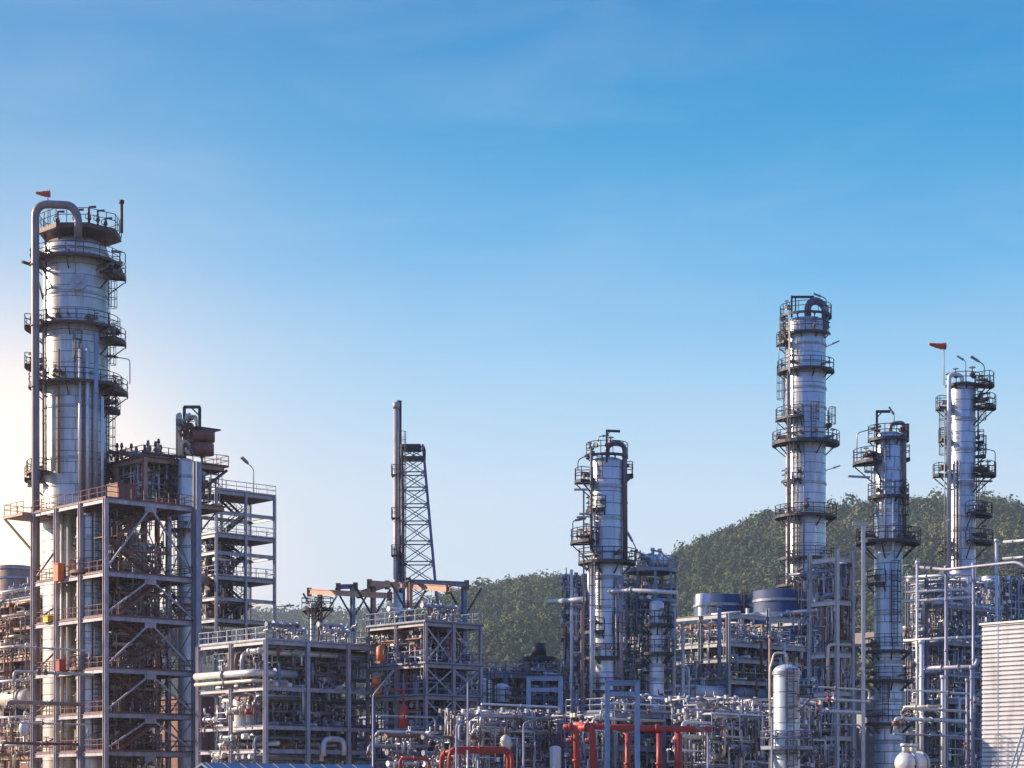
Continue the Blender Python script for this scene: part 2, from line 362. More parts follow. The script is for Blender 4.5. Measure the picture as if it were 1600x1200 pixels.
def frame(label, g, xr, xl, ys, mc=GALV, md=DARK, mr=None, nu=1, nv=1, cw=.45, ytop=None, decks=None, rails=None, chev=(), xbr=(), stairs=None, name='steel_structure', cat='steel frame', group=None, beamh=.42, lu=None, lv=None, inner=True, over=0, cols=None, skip=(), z0=0):
    lu = lu or g.u(xr); lv = lv or g.v(xl)
    root = thing(name, label, cat, g.loc(), PHI, group)
    zs = [g.z(y) if y is not None else 0 for y in ys]; zt = max(zs) if ytop is None else g.z(ytop)
    us = [lu*i/nu for i in range(nu+1)]; vs = [lv*i/nv for i in range(nv+1)]
    for i, u in enumerate(us):
        for j, v in enumerate(vs):
            if not inner and 0 < i < nu and 0 < j < nv: continue
            if (i, j) in skip: continue
            zz = zt
            if cols and (i, j) in cols: zz = g.z(cols[(i, j)])
            obj('column', column_mb(u, v, z0, zz, cw), mc, root)
    decks = range(len(zs)) if decks is None else decks; rails = decks if rails is None else rails
    for k, z in enumerate(zs):
        for v in ((vs[0], vs[-1]) if len(vs) < 4 else vs[::2]):
            mb = MB(); mb.ibeam((cw/2, v, z-beamh/2), (lu-cw/2, v, z-beamh/2), .22, beamh); obj('beam', mb, mc, root)
        for u in ((us[0], us[-1]) if len(us) < 4 else us[::2]):
            mb = MB(); mb.ibeam((u, cw/2, z-beamh/2-.003), (u, lv-cw/2, z-beamh/2-.003), .22, beamh-.01); obj('beam', mb, mc, root)
        if k in decks:
            mb = MB(); mb.box(-over, lu+over, -over, lv+over, z+.004, z+.05); n = max(2, int(lu/1.6))
            for i in range(n): mb.bar((lu*(i+.5)/n, .12, z-.10), (lu*(i+.5)/n, lv-.12, z-.10), .1, .16)
            o = obj('deck', mb, md, root)
            if k in rails:
                rb = MB(); e = over-.06; railing([(-e, -e, z+.05), (lu+e, -e, z+.05), (lu+e, lv+e, z+.05), (-e, lv+e, z+.05)], rb, closed=True, step=1.5)
                rb.box(-e, lu+e, -e-.02, -e+.02, z+.06, z+.2); rb.box(-e-.02, -e+.02, -e+.03, lv+e, z+.06, z+.2)
                obj('railing', rb, mr or md, o)
    order = sorted([0]+zs)
    for face in chev:      # inverted V bracing on a face: 'u0','u1' faces along u at v=0/lv ; 'v0','v1'
        for a, b in zip(order, order[1:]):
            if b-a < 2: continue
            a = max(a, b-8); n = nu if face[0] == 'u' else nv; tot = lu if face[0] == 'u' else lv
            for i in range(n):
                s0 = tot*i/n; s1 = tot*(i+1)/n; sm = (s0+s1)/2; fix = (0 if face[1] == '0' else (lv if face[0] == 'u' else lu))
                for s in (s0, s1):
                    p = (s, fix, a+.2) if face[0] == 'u' else (fix, s, a+.2); q = (sm, fix, b-beamh) if face[0] == 'u' else (fix, sm, b-beamh)
                    mb = MB(); mb.bar(p, q, .17, .17); obj('brace', mb, mc, root)
                mb = MB(); q = (sm, fix, b-beamh-.25) if face[0] == 'u' else (fix, sm, b-beamh-.25)
                mb.cbox(q, (1.3, .06, .5) if face[0] == 'u' else (.06, 1.3, .5)); obj('gusset_plate', mb, mc, root)
    for face in xbr:
        for a, b in zip(order, order[1:]):
            if b-a < 2: continue
            n = nu if face[0] == 'u' else nv; tot = lu if face[0] == 'u' else lv; fix = (0 if face[1] == '0' else (lv if face[0] == 'u' else lu))
            for i in range(n):
                s0 = tot*i/n; s1 = tot*(i+1)/n
                for p, q, e in ((s0, s1, .03), (s1, s0, -.03)):
                    A = (p, fix+e, a+.1) if face[0] == 'u' else (fix+e, p, a+.1); B = (q, fix+e, b-beamh) if face[0] == 'u' else (fix+e, q, b-beamh)
                    mb = MB(); mb.bar(A, B, .05, .14); obj('brace', mb, mc, root)
    if stairs:
        u0, u1, v, sm = stairs; flip = False; wd = 1.0
        for k, (a, b) in enumerate(zip(order, order[1:])):
            if b-a < 1.2 or b-a > 11: continue
            n = 2 if b-a > 4.6 else 1; hh = (b-a)/n
            for i in range(n):
                zz = a+i*hh; vv = v+(0 if not flip else 1.25); A, B = (u0, u1) if not flip else (u1, u0)
                staircase(root, (A, vv, zz), (B, vv, zz+hh), wd, 'u', sm); flip = not flip
                if n == 2 and i == 0:
                    mb = MB(); mb.box(B-.05 if B > A else B-1.2, B+1.2 if B > A else B+.05, v-.6, v+1.9, zz+hh-.08, zz+hh); obj('landing', mb, md, root)
    root['lu'] = lu; root['lv'] = lv
    return root, zs, lu, lv
# ------------------------------------------------------------ process pipes and fittings
GRP = {}
PIPECOUNT = 0
def pipe_thing(g, pts, r, m, label, group, name='pipe', cat='pipe', fl=True, valves=0, rad=None, n=8):
    """pts in the grid's local coordinates"""
    global PIPECOUNT; PIPECOUNT += 1
    base = Vector(g.at(pts[0][0], pts[0][1], pts[0][2]))
    root = thing(name, label, cat, base, PHI, group)
    P = [Vector(p)-Vector(pts[0]) for p in pts]; mb = MB(); mb.tube(bend(P, rad or r*3, 3), r, n); obj('pipe_run', mb, m, root)
    if fl:
        fb = MB(); c = 0
        for a, b in zip(P, P[1:]):
            l = (b-a).length
            if l > r*12 and c < 5: flange(fb, a.lerp(b, .5), b-a, r, t=.06); c += 1
        if c: obj('flange', fb, PIPEG, root)
    for _ in range(valves):
        i = random.randrange(len(P)-1); a, b = P[i], P[i+1]; d = (b-a).normalized(); vb = MB(); q = a.lerp(b, random.uniform(.3, .7))
        up = (0,0,1) if abs(d.z) < .5 else (0,-1,0)
        flange(vb, q, d, r*1.1, t=r*1.2); valve(vb, q, r, up); obj('valve', vb, random.choice([RUSTP, PIPED, NAVY, RED] if random.random() < .5 else [RUSTP, PIPED, WHITE]), root)
    return root
PQ = []
def tangle(g, U, V, Z, n, pal, label, group, rmin=.07, rmax=.2, segs=(3, 6), seed=1):
    """process piping running square to the grid inside a box"""
    rnd = random.Random(seed)
    for _ in range(n):
        p = [rnd.uniform(*U), rnd.uniform(*V), rnd.uniform(*Z)]; pts = [tuple(p)]; last = -1
        for k in range(rnd.randint(*segs)):
            ax = rnd.choice([a for a in (0, 1, 2, 2) if a != last]); last = ax; B = (U, V, Z)[ax]; span = B[1]-B[0]
            for _t in range(6):
                q = rnd.uniform(*B)
                if abs(q-p[ax]) > min(.9, span*.3) and abs(q-p[ax]) < 9: break
            p = list(p); p[ax] = q; pts.append(tuple(p))
        r = rmin+(rmax-rmin)*rnd.random()**2
        PQ.append((g, pts, r, rnd.choice(pal), label, group, rnd.randint(0, 2)))
    fine(g, U, V, Z, n*12, [WHITE, PIPEG, WHITE, GALV]+pal, seed+500)
FQ = []
def fine(g, U, V, Z, n, pal, seed):
    """thin conduit and tubing too fine to count"""
    rnd = random.Random(seed)
    for _ in range(n):
        p = [rnd.uniform(*U), rnd.uniform(*V), rnd.uniform(*Z)]; pts = [tuple(p)]; last = -1
        for k in range(rnd.randint(1, 4)):
            ax = rnd.choice([q for q in (0, 1, 2, 2) if q != last]); last = ax; B = (U, V, Z)[ax]; q = p[ax]+rnd.uniform(.8, 3.2)*rnd.choice((-1, 1)); q = min(B[1], max(B[0], q))
            if abs(q-p[ax]) < .3: continue
            p = list(p); p[ax] = q; pts.append(tuple(p))
        if len(pts) > 1: FQ.append((g, pts, rnd.uniform(.035, .09), rnd.choice(pal)))
CNAME = {'white_lagging': 'white', 'cream_lagging': 'cream', 'grey_pipe': 'grey', 'dark_pipe': 'dark', 'rust_pipe': 'rusty', 'galvanised_steel': 'galvanised', 'blue_grey_steel': 'slate blue', 'glare_brown_steel': 'red brown', 'primer_steel': 'tan', 'red_paint': 'red', 'yellow_paint': 'yellow'}
def spot(p, box):
    px = CX+p[0]/p[1]*F; py = HY-(p[2]-CH)/p[1]*F; h = ['left', 'mid left', 'centre', 'mid right', 'right'][max(0, min(4, int(5*(px-box[0])/max(1, box[1]-box[0]))))]
    v = ['top', 'upper', 'middle', 'lower', 'bottom'][max(0, min(4, int(5*(py-box[2])/max(1, box[3]-box[2]))))]; return v, h
def sock(a, pts, rads, n=14):
    mb = MB(); P = []; rr = []
    for i in range(len(pts)-1):
        for k in range(4): t = k/4; p = Vector(pts[i]).lerp(Vector(pts[i+1]), t); P.append(a+p+Vector((0, 0, .03*sin(7*(i+t))))); rr.append((rads[i]*(1-t)+rads[i+1]*t)*(1+.10*sin(5*(i+t)*2.3)))
    P.append(a+Vector(pts[-1])); rr.append(rads[-1]); mb.tube(P, rr, n)
    mb.tube([a+Vector((.02, 0, 0)), a+Vector((.07, 0, 0))], rads[0]*1.08, n); return mb
def flush_pipes(limit=250):
    def mid(q): g, pts = q[0], q[1]; k = len(pts); return g.at(sum(p[0] for p in pts)/k, sum(p[1] for p in pts)/k, sum(p[2] for p in pts)/k)
    def size(q):
        l = sum((Vector(x)-Vector(y)).length for x, y in zip(q[1], q[1][1:])); m = mid(q); py = HY-(m[2]-CH)/m[1]*F; px = CX+m[0]/m[1]*F
        hidden = .35 if q[1][0][1] > 5 else 1.0
        return q[2]*l/(m[1]**2)*hidden*(0 if py > 1215 or px < -10 or px > 1610 else 1)
    PQ.sort(key=size, reverse=True); big, small = PQ[:limit], PQ[limit:]; boxes = {}
    for q in big:
        m = mid(q); x = CX+m[0]/m[1]*F; y = HY-(m[2]-CH)/m[1]*F; b = boxes.setdefault(q[5], [1e9, -1e9, 1e9, -1e9]); b[0] = min(b[0], x); b[1] = max(b[1], x); b[2] = min(b[2], y); b[3] = max(b[3], y)
    for g, pts, r, m, lab, grp, nv in big:
        v, h = spot(mid((g, pts)), boxes[grp]); k = len(pts)-1; ext = [max(p[i] for p in pts)-min(p[i] for p in pts) for i in range(3)]
        shape = 'straight' if k == 1 else ('upright' if ext[2] > max(ext[:2])*1.3 else ('once bent' if k == 2 else ('stepped' if k < 5 else 'winding')))
        words = lab.split(); i = words.index('pipe'); rest = ' '.join(words[i+1:])
        L_ = '%s %s %s pipe %s, %s %s' % ('thick' if r > .17 else ('slim' if r < .1 else 'medium'), CNAME.get(m.name, 'plain'), shape, rest, v, h)
        w_ = L_.split()
        if len(w_) > 16: w_ = [w for w in w_ if w not in ('a', 'the')]
        pipe_thing(g, pts, r, m, ' '.join(w_[:16]), grp, valves=nv)
    mb = MB(); ms = []
    for q in list(small)+FQ:
        g, pts, r, m = q[:4]
        if m not in ms: ms.append(m)
        k = ms.index(m); P = [Vector(g.at(*p)) for p in pts]; mb.tube(P, r, 6, k)
        if len(q) > 4:
            for _ in range(q[6]): a, c = random.choice(list(zip(P, P[1:]))); d = c-a; x = a.lerp(c, .5); mb.tube([x-d.normalized()*r*1.2, x+d.normalized()*r*1.2], r*1.7, 6, k)
        elif random.random() < .5: mb.cbox(P[-1], (.3, .25, .35), k, PHI)
    o = obj('small_pipework', mb, ms); tag(o, 'thin tubing and small pipework filling the gaps of all racks and towers', 'pipework', None, 'stuff')
MF = []
def manifold(g, u, v, z, length, axis, nb, drop, pal, label, group, r=.16, seed=3):
    """a header with a row of branches, each with its own valve"""
    rnd = random.Random(seed); root = thing('pipe_manifold', label, 'manifold', g.at(u, v, z), PHI, group); MF.append(root)
    ax = Vector((1,0,0)) if axis == 'u' else Vector((0,1,0)); sd_ = Vector((0,1,0)) if axis == 'u' else Vector((1,0,0))
    mb = MB(); mb.tube([Vector((0,0,0)), ax*length], r, 10); flange(mb, ax*length, ax, r); flange(mb, (0,0,0), ax, r)
    obj('header', mb, rnd.choice(pal), root)
    for i in range(nb):
        s = length*(i+.5+rnd.uniform(-.25, .25))/nb; d = drop*rnd.uniform(.5, 1.1); b = MB(); rr = r*rnd.uniform(.3, .62); off = rnd.uniform(-.9, .9)
        p0 = ax*s; sg = -1 if rnd.random() < .8 else .6
        P = [p0, p0+Vector((0,0,sg*d*.45)), p0+Vector((0,0,sg*d*.45))+sd_*off, p0+Vector((0,0,sg*d))+sd_*off]
        b.tube(bend(P, rr*2.5, 3), rr, 7); o = obj('branch', b, rnd.choice(pal), root)
        vb = MB(); q = p0+Vector((0,0,sg*d*.25)); flange(vb, q, (0,0,1), rr*1.1, t=rr*1.3); valve(vb, q, rr*1.1, (sd_*-1)[:]); obj('valve', vb, rnd.choice([RUSTP, PIPED, WHITE, NAVY]), o)
    return root
def bank(g, u0, u1, v0, v1, z, axis, n, pal, label, group, r=(.08, .22), seed=5, over=.0):
    """straight pipes laid side by side on a rack tier"""
    rnd = random.Random(seed)
    for i in range(n):
        rr = rnd.uniform(*r); t = (i+.5)/n
        if axis == 'u': a = (u0-over*rnd.random(), v0+(v1-v0)*t, z+rr+.05); b = (u1+over*rnd.random(), v0+(v1-v0)*t, z+rr+.05)
        else: a = (u0+(u1-u0)*t, v0-over*rnd.random(), z+rr+.05); b = (u0+(u1-u0)*t, v1+over*rnd.random(), z+rr+.05)
        pts = [a, b]
        if rnd.random() < .45:
            k = rnd.uniform(.3, .7); m = Vector(a).lerp(Vector(b), k); pts = [a, tuple(m), (m.x, m.y, m.z+rnd.choice([-1.6, 1.0, -2.4]))]
        if rnd.random() < .3: pts = [(a[0], a[1], a[2]-rnd.uniform(1, 3))]+pts
        PQ.append((g, pts, rr, rnd.choice(pal), label, group, rnd.randint(0, 1)))
def name_manifolds():
    boxes = {}
    for o in MF:
        m = o.location; x = CX+m[0]/m[1]*F; y = HY-(m[2]-CH)/m[1]*F; b = boxes.setdefault(o['group'], [1e9, -1e9, 1e9, -1e9]); b[0] = min(b[0], x); b[1] = max(b[1], x); b[2] = min(b[2], y); b[3] = max(b[3], y)
    for o in MF:
        v, h = spot(o.location, boxes[o['group']])
        if o['category'] == 'valve': o['label'] = '%s, %s %s' % (o['label'], v, h); continue
        hd = [c for c in o.children if c.name.startswith('header')][0]
        w_ = ('%s headed %s, %s %s' % (CNAME.get(hd.data.materials[0].name, 'plain'), o['label'], v, h)).split()
        if len(w_) > 16: w_ = [w for w in w_ if w not in ('a', 'the')]
        o['label'] = ' '.join(w_[:16])
def exchanger(g, u, v, z, length, r, axis, m, label, group=None, name='heat_exchanger', cat='heat exchanger', mh=None):
    root = thing(name, label, cat, g.at(u, v, z), PHI, group); mb = MB()
    prof = [(.001, -r*.45), (r*.6, -r*.36), (r, 0), (r, length), (r*.6, length+r*.36), (.001, length+r*.45)]
    mb.lathe(prof, 20, axis='x' if axis == 'u' else 'y'); obj('shell', mb, m, root)
    ax = Vector((1,0,0)) if axis == 'u' else Vector((0,1,0)); fb = MB()
    for s in (.18, .9): fb.tube([ax*(length*s-.1), ax*(length*s+.1)], r*1.16, 20)
    obj('flange', fb, mh or PIPEG, root)
    for s in (.28, .75):
        b = MB(); c = ax*length*s; b.cbox((c.x, c.y, -r*.9-.25), (.3, r*1.5, r*1.1) if axis == 'u' else (r*1.5, .3, r*1.1)); obj('saddle', b, DARK, root)
    for s in (.1, .55):
        b = MB(); c = ax*length*s; b.tube([c+Vector((0,0,r*.9)), c+Vector((0,0,r+.6))], r*.28, 10); flange(b, c+Vector((0,0,r+.6)), (0,0,1), r*.28); obj('nozzle', b, m, root)
    return root
def drum(g, u, v, z0, z1, r, m, label, name='vertical_drum', cat='drum', group=None, extra=True):
    root = thing(name, label, cat, g.at(u, v, z0), PHI, group); h = z1-z0; mb = MB()
    prof = [(r, 0), (r, h-r*.5)]+[(max(.001, r*cos(a)), h-r*.5+r*.5*sin(a)) for a in [pi/16*i for i in range(1, 9)]]
    mb.lathe(prof, 28); obj('shell', mb, m, root)
    b = MB(); b.tube([(0,0,h-.1), (0,0,h+.7)], r*.22, 10); flange(b, (0,0,h+.5), (0,0,1), r*.22); obj('nozzle', b, PIPEG, root)
    if extra: b = MB(); b.lathe([(r, h*.6), (r+.07, h*.6), (r+.07, h*.6+.18), (r, h*.6+.18)], 28, smooth=False); obj('band', b, PIPEG, root)
    return root
def lamp_post(px, D, ytop, label, arm=(-1.4, -.3, .25), group=None, r=.09, h0=0):
    p = W(px, ytop, D); root = thing('lamp_post', label, 'lamp post', (p.x, p.y, 0), 0, group)
    mb = MB(); mb.tube([(0,0,0), (0,0,p.z)], [r*1.5, r], 8); obj('post', mb, GALV, root)
    flood(root, (0, 0, p.z-.3), .5, arm, head=.4); return root

def haze():
    m = bpy.data.materials.new('haze_air'); m.use_nodes = True; t = m.node_tree; t.nodes.clear(); v = t.nodes.new('ShaderNodeVolumePrincipled'); o = t.nodes.new('ShaderNodeOutputMaterial'); t.links.new(v.outputs[0], o.inputs['Volume'])
    v.inputs['Color'].default_value = (.80, .90, 1, 1); v.inputs['Density'].default_value = .00012; v.inputs['Anisotropy'].default_value = .35
    b = MB(); b.box(-2600, 2600, -400, 2750, -4, 380); h = obj('haze', b, m); h['kind'] = 'stuff'; h['label'] = 'thin pale bluish haze over the whole site and hills'; h['category'] = 'haze'

def settle_labels():
    from collections import defaultdict
    d = defaultdict(list)
    for o in bpy.data.objects:
        if o.parent is None and o.get('label') and o.get('group'): d[o['label']].append(o)
    for lab, os_ in d.items():
        if len(os_) < 2: continue
        os_.sort(key=lambda o: o.location.x/o.location.y); n = len(os_)
        for i, o in enumerate(os_):
            side = 'leftmost' if i == 0 and n > 2 else ('rightmost' if i == n-1 and n > 2 else (('left one', 'right one')[i] if n == 2 else 'inner one'))
            w_ = lab.split()
            while len(w_)+2 > 16: w_ = [x for x in w_ if x not in ('a', 'the')] if any(x in ('a', 'the') for x in w_) else w_[1:]
            o['label'] = ' '.join(w_)+', '+side
# ============================================================ land
def grid_mesh(name, xs, ys, hf, m, kind='structure'):
    X, Y = np.meshgrid(xs, ys); Z = hf(X, Y); v = np.stack([X, Y, Z], -1).reshape(-1, 3); nx, ny = len(xs), len(ys)
    i = np.arange(nx*ny).reshape(ny, nx); f = np.stack([i[:-1,:-1], i[:-1,1:], i[1:,1:], i[1:,:-1]], -1).reshape(-1, 4)
    me = bpy.data.meshes.new(name); me.from_pydata(v.tolist(), [], f.tolist()); me.materials.append(m); me.polygons.foreach_set('use_smooth', [True]*len(f)); me.update()
    o = bpy.data.objects.new(name, me); COL.objects.link(o); o['kind'] = kind; return o
GROUND = mat('gravel_ground', (.20, .18, .15), 0, .95, .3, .2, bump=.05)
EARTH = mat('hill_soil', (.05, .055, .028), 0, 1, .4, .02)
grid_mesh('ground', np.linspace(-2500, 2500, 60), np.linspace(-300, 2650, 60), lambda X, Y: X*0, GROUND)
SK = np.array([(-700,1235),(-300,1225),(200,1180),(430,1060),(560,1000),(640,955),(690,925),(720,916),(740,909),(770,903),(800,896),(840,890),(880,890),(905,893),(940,890),(985,878),(1040,861),(1070,846),(1100,831),(1160,806),(1200,790),(1290,781),(1340,776),(1400,768),(1440,769),(1480,771),(1540,767),(1570,776),(1600,788),(1700,800),(1900,840),(2300,930),(2800,1100)], float)
DH = 1400.0
def hill_h(X, Y):
    t = np.clip((Y-620)/(DH-620), 0, 1); px = X/DH*F+CX; top = (HY-np.interp(px, SK[:,0], SK[:,1]))/F*DH+CH-8
    back = np.clip((Y-DH)/500, 0, 1)
    rav = 7*np.sin(X*.021+Y*.006)+5*np.sin(X*.053-Y*.017+1.3)+4*np.sin(X*.011+Y*.03)
    return np.maximum(-2, top*t**1.05*(1-.5*back**1.5)+rav*t*(1-t)*3.0*np.clip(top/120, 0, 1)-2)
grid_mesh('hill', np.linspace(-700, 1100, 150), np.linspace(600, 2100, 100), hill_h, EARTH)
SK2 = np.array([(-1500,980),(-600,966),(-200,958),(100,955),(300,962),(430,957),(470,960),(520,956),(560,958),(620,950),(700,945),(900,950),(1500,980),(2600,1010)], float)
DH2 = 2300.0
def hill2_h(X, Y):
    t = np.clip((Y-1700)/(DH2-1700), 0, 1); px = X/DH2*F+CX; top = (HY-np.interp(px, SK2[:,0], SK2[:,1]))/F*DH2+CH-6
    return top*t+8*np.sin(X*.012+Y*.01)*t*(1-t)-2
grid_mesh('distant_hill', np.linspace(-2400, 2400, 120), np.linspace(1650, 2600, 40), hill2_h, EARTH)
def leaf_mat(name, c0, c1, c2):
    m = bpy.data.materials.new(name); m.use_nodes = True; t = m.node_tree; n = t.nodes; l = t.links; b = n['Principled BSDF']; b.inputs['Roughness'].default_value = .8
    a = n.new('ShaderNodeAttribute'); a.attribute_name = 'tone'; r = n.new('ShaderNodeValToRGB'); e = r.color_ramp.elements
    e[0].color = (*c0, 1); e[1].color = (*c2, 1); k = e.new(.5); k.color = (*c1, 1); l.new(a.outputs['Fac'], r.inputs[0]); l.new(r.outputs[0], b.inputs['Base Color'])
    b.inputs['Specular IOR Level'].default_value = .15
    return m
LEAF = leaf_mat('hill_foliage', (.032, .062, .026), (.085, .112, .036), (.22, .20, .068))
def forest(name, n, xr, yr, hf, size, seed, cards=46, CS=.10, label=None, margin=None):
    rs = np.random.RandomState(seed); X = rs.uniform(*xr, n); Y = yr[0]+(yr[1]-yr[0])*rs.uniform(0, 1, n)**.8
    if margin: k = margin(X, Y); X = X[k]; Y = Y[k]; n = len(X)
    Z = hf(X, Y); sz = size*rs.uniform(.55, 1.35, n)*(1+.5*(rs.rand(n) > .93)); hh = sz*rs.uniform(.8, 1.35, n)
    # directions over each crown, upper part favoured, a few lumps per crown
    d = rs.normal(size=(n, cards, 3)); d[..., 2] = np.abs(d[..., 2])*1.0-.25; d /= np.linalg.norm(d, axis=-1, keepdims=True)
    lump = 1+.28*np.sin(d[...,0]*5+rs.rand(n)[:,None]*6)*np.sin(d[...,1]*5+rs.rand(n)[:,None]*6)+.05*rs.normal(size=(n, cards))
    P = d*(lump*rs.uniform(.72, 1.05, (n, cards)))[..., None]; P = P*np.stack([sz*.55, sz*.55, hh*.6], -1)[:, None, :]
    P = P+np.stack([X, Y, Z+hh*.45], -1)[:, None, :]
    q = (sz*CS)[:, None, None]
    a = d+rs.normal(size=d.shape)*.28; a /= np.linalg.norm(a, axis=-1, keepdims=True); u = np.cross(a, rs.normal(size=d.shape)); u /= np.linalg.norm(u, axis=-1, keepdims=True); v = np.cross(a, u)
    s1 = rs.uniform(.6, 1.5, (n, cards, 1)); s2 = rs.uniform(.6, 1.4, (n, cards, 1))
    V = np.stack([P-u*q*s1, P+v*q*s2*.9, P+u*q*s1*.9, P-v*q*s2], 2).reshape(-1, 3)
    nf = n*cards; me = bpy.data.meshes.new(name); me.vertices.add(nf*4); me.vertices.foreach_set('co', V.astype(np.float32).ravel())
    me.loops.add(nf*4); me.loops.foreach_set('vertex_index', np.arange(nf*4, dtype=np.int32)); me.polygons.add(nf)
    me.polygons.foreach_set('loop_start', np.arange(0, nf*4, 4, dtype=np.int32)); me.polygons.foreach_set('loop_total', np.full(nf, 4, np.int32)); me.update(calc_edges=True)
    tone = np.clip(.46+.15*rs.normal(size=n)+.26*np.sin(X*.028+Y*.013)*np.sin(Y*.017+X*.009), 0, 1); tt = np.clip(np.repeat(tone, cards)+rs.normal(size=nf)*.08, 0, 1)
    at = me.attributes.new('tone', 'FLOAT', 'FACE'); at.data.foreach_set('value', tt.astype(np.float32))
    me.materials.append(LEAF); o = bpy.data.objects.new(name, me); COL.objects.link(o); o['kind'] = 'stuff'; o['label'] = label; o['category'] = 'forest'; return o
def vis(X, Y): p = X/Y*F+CX; return (p > -250) & (p < 1900) & (p > 560-(Y-900)*.05)
forest('forest', 42000, (-520, 620), (700, 1500), hill_h, 5.6, 4, label='dense olive green forest covering the hill behind the refinery', margin=lambda X, Y: (hill_h(X, Y) > 4) & vis(X, Y), cards=72, CS=.10)
forest('distant_forest', 6000, (-1000, 700), (1980, 2360), hill2_h, 13, 8, cards=30, label='hazy strip of far trees low behind the left half of the refinery', margin=lambda X, Y: hill2_h(X, Y) > 50)
# ============================================================ A: tall column at far left
DA = 216
A = vessel('tallest silver column at far left with a windsock on top and a thick bent overhead line', 118, DA, 50, 372, clad(3.4, 1), rings=(398, 466, 530, 642, 722), head=.42, seg=64,
    plats=[(412, -200, 20, 1.35, dict(m=BROWND, fill=5)), (515, -190, 15, 1.3, dict(m=BROWND, fill=7)), (605, -200, 20, 1.5, dict(m=BROWND, fill=8)), (741, -215, -130, 1.7, dict(m=BROWND, fill=3)), (640, -25, 28, 1.3, dict(m=BROWND, fill=2))],
    ladders=[(-8, 515, 412), (-12, 605, 518), (-15, 760, 607), (-75, 605, 540)])
rA = A['r']
for y, o in ((430, 1.9), (533, 1.9), (612, 2.1)):       # side balconies on the right
    sector(A, wz(y, DA), rA, -32, 20, o, m=BROWND, fill=5, th=.45)
for y in (515, 575, 752): sector(A, wz(y-2, DA), rA, 165, 200, 1.9, m=BROWND, fill=2)
# crown walkway above the head
mb = MB(); zt = wz(364, DA); R8 = [(4.35*cos(R(22.5+45*i))+.5, 4.35*sin(R(22.5+45*i)), zt) for i in range(8)]
b = len(mb.v)
for p in R8: mb.v.append(p)
for p in R8: mb.v.append((p[0], p[1], p[2]-.5))
mb.face([0,1,2,3,4,5,6,7]); mb.face([15,14,13,12,11,10,9,8])
for i in range(8): j = (i+1) % 8; mb.face([i, 8+i, 8+j, j])
cw_ = obj('platform', mb, BROWND, A); cw_['label'] = 'eight sided crown walkway above the domed head'
rb = MB(); railing(R8, rb, h=1.5, closed=True, step=1.1); obj('railing', rb, BROWND, cw_)
for a in (200, 250, 300, 340, 20, 120):
    mb = MB(); mb.bar((3.1*cos(R(a)), 3.1*sin(R(a)), zt-3.2), (3.1*cos(R(a)), 3.1*sin(R(a)), zt-.5), .2, .2); obj('strut', mb, BROWND, cw_)
for dx, hh in ((-1.6, 1.9), (.4, 2.1), (1.7, 2.4), (2.6, 2.0), (3.4, 1.2)):
    mb = MB(); mb.tube([(dx, -1.2, zt), (dx, -1.2, zt+hh), (dx+.7, -1.2, zt+hh)], .13, 7); valve(mb, (dx, -1.2, zt+hh*.5), .16, (0,-1,0)); obj('vent_pipe', mb, BROWND, A)
vpipe(A, [(122, 372), (122, 338), (112, 321), (55, 318), (55.5, 700), (58, 1250, 213)], 212, .42, mat('overhead_line', (.27,.22,.22), .3, .42, .25, .8, (.16,.07,.05), .4), n=16, rad=1.5)['label'] = 'thick grey overhead vapour line bent over the column top'
mb = MB(); p0 = W(190, 364, DA)-A.location; p1 = W(190, 318, DA)-A.location; mb.tube([p0, p1], .17, 8); mb.tube([p1, p1+Vector((0,0,.35))], .28, 8); obj('vent_post', mb, BROWND, A)
sp = vpipe(A, [(75, 356), (75, 303)], 214, .05, DARK, n=6); sp.name = 'windsock_pole'
mb = sock(W(77, 303, 214)-A.location, [(0,0,0), (-.5,0,.02), (-.95,0,.05), (-1.4,0,.14)], [.34, .3, .2, .13]); s_ = obj('windsock', mb, SOCK, sp); s_['label'] = 'red windsock blowing to the left'
for x, y0, y1, rr, m in ((125, 545, 790, .17, WHITE), (137, 545, 800, .22, WHITE), (150, 520, 800, .24, PIPEG), (131, 608, 800, .13, RUSTP), (144, 600, 790, .1, RUSTP), (68, 515, 735, .12, TANST), (84, 610, 735, .2, CREAM), (92, 545, 740, .1, RUSTP), (160, 620, 790, .16, WHITE), (72, 380, 740, .1, BROWND)):
    vpipe(A, [(x, y0), (x, y1)], DA-rA-.5, rr, m, n=8)
mb = MB(); a = W(125, 442, DA-rA)-A.location; mb.tube([a+Vector((0,.4,0)), a+Vector((0,-.55,0))], .62, 24); mb.tube([a+Vector((0,-.5,0)), a+Vector((0,-.7,0))], .88, 24); mb.tube([a+Vector((0,-.7,0)), a+Vector((0,-.85,0))], .3, 12); obj('manway', mb, PIPEG, A)['label'] = 'round manway hatch with bolted cover'
# bracket arm holding the overhead line at left
mb = MB(); q = W(35, 409, 212)-A.location; mb.bar(q, (-rA*.9, -1, q.z), .25, .25); mb.bar(q+Vector((1.2,0,-.1)), (-rA*.93, -1.2, q.z-3.2), .14, .14); mb.bar(q+Vector((1.8,0,-.1)), (-rA*.5, -rA*.9, q.z-2.6), .12, .12); obj('guide_bracket', mb, BROWND, A)
flood(A, W(196, 412, DA)-A.location, 1.2, (-.7, 0, .05), BROWND); flood(A, W(203, 600, DA)-A.location, 2.6, (-1.6, 0, .25), GALV)
for y in (745,): 
    mb = MB(); mb.tube([(-rA*1.0, -.8, wz(y, DA)), (-rA*1.35, -.8, wz(y, DA)), (-rA*1.35, -.8, wz(y, DA)-1.2)], .35, 10); obj('nozzle', mb, CREAM, A)
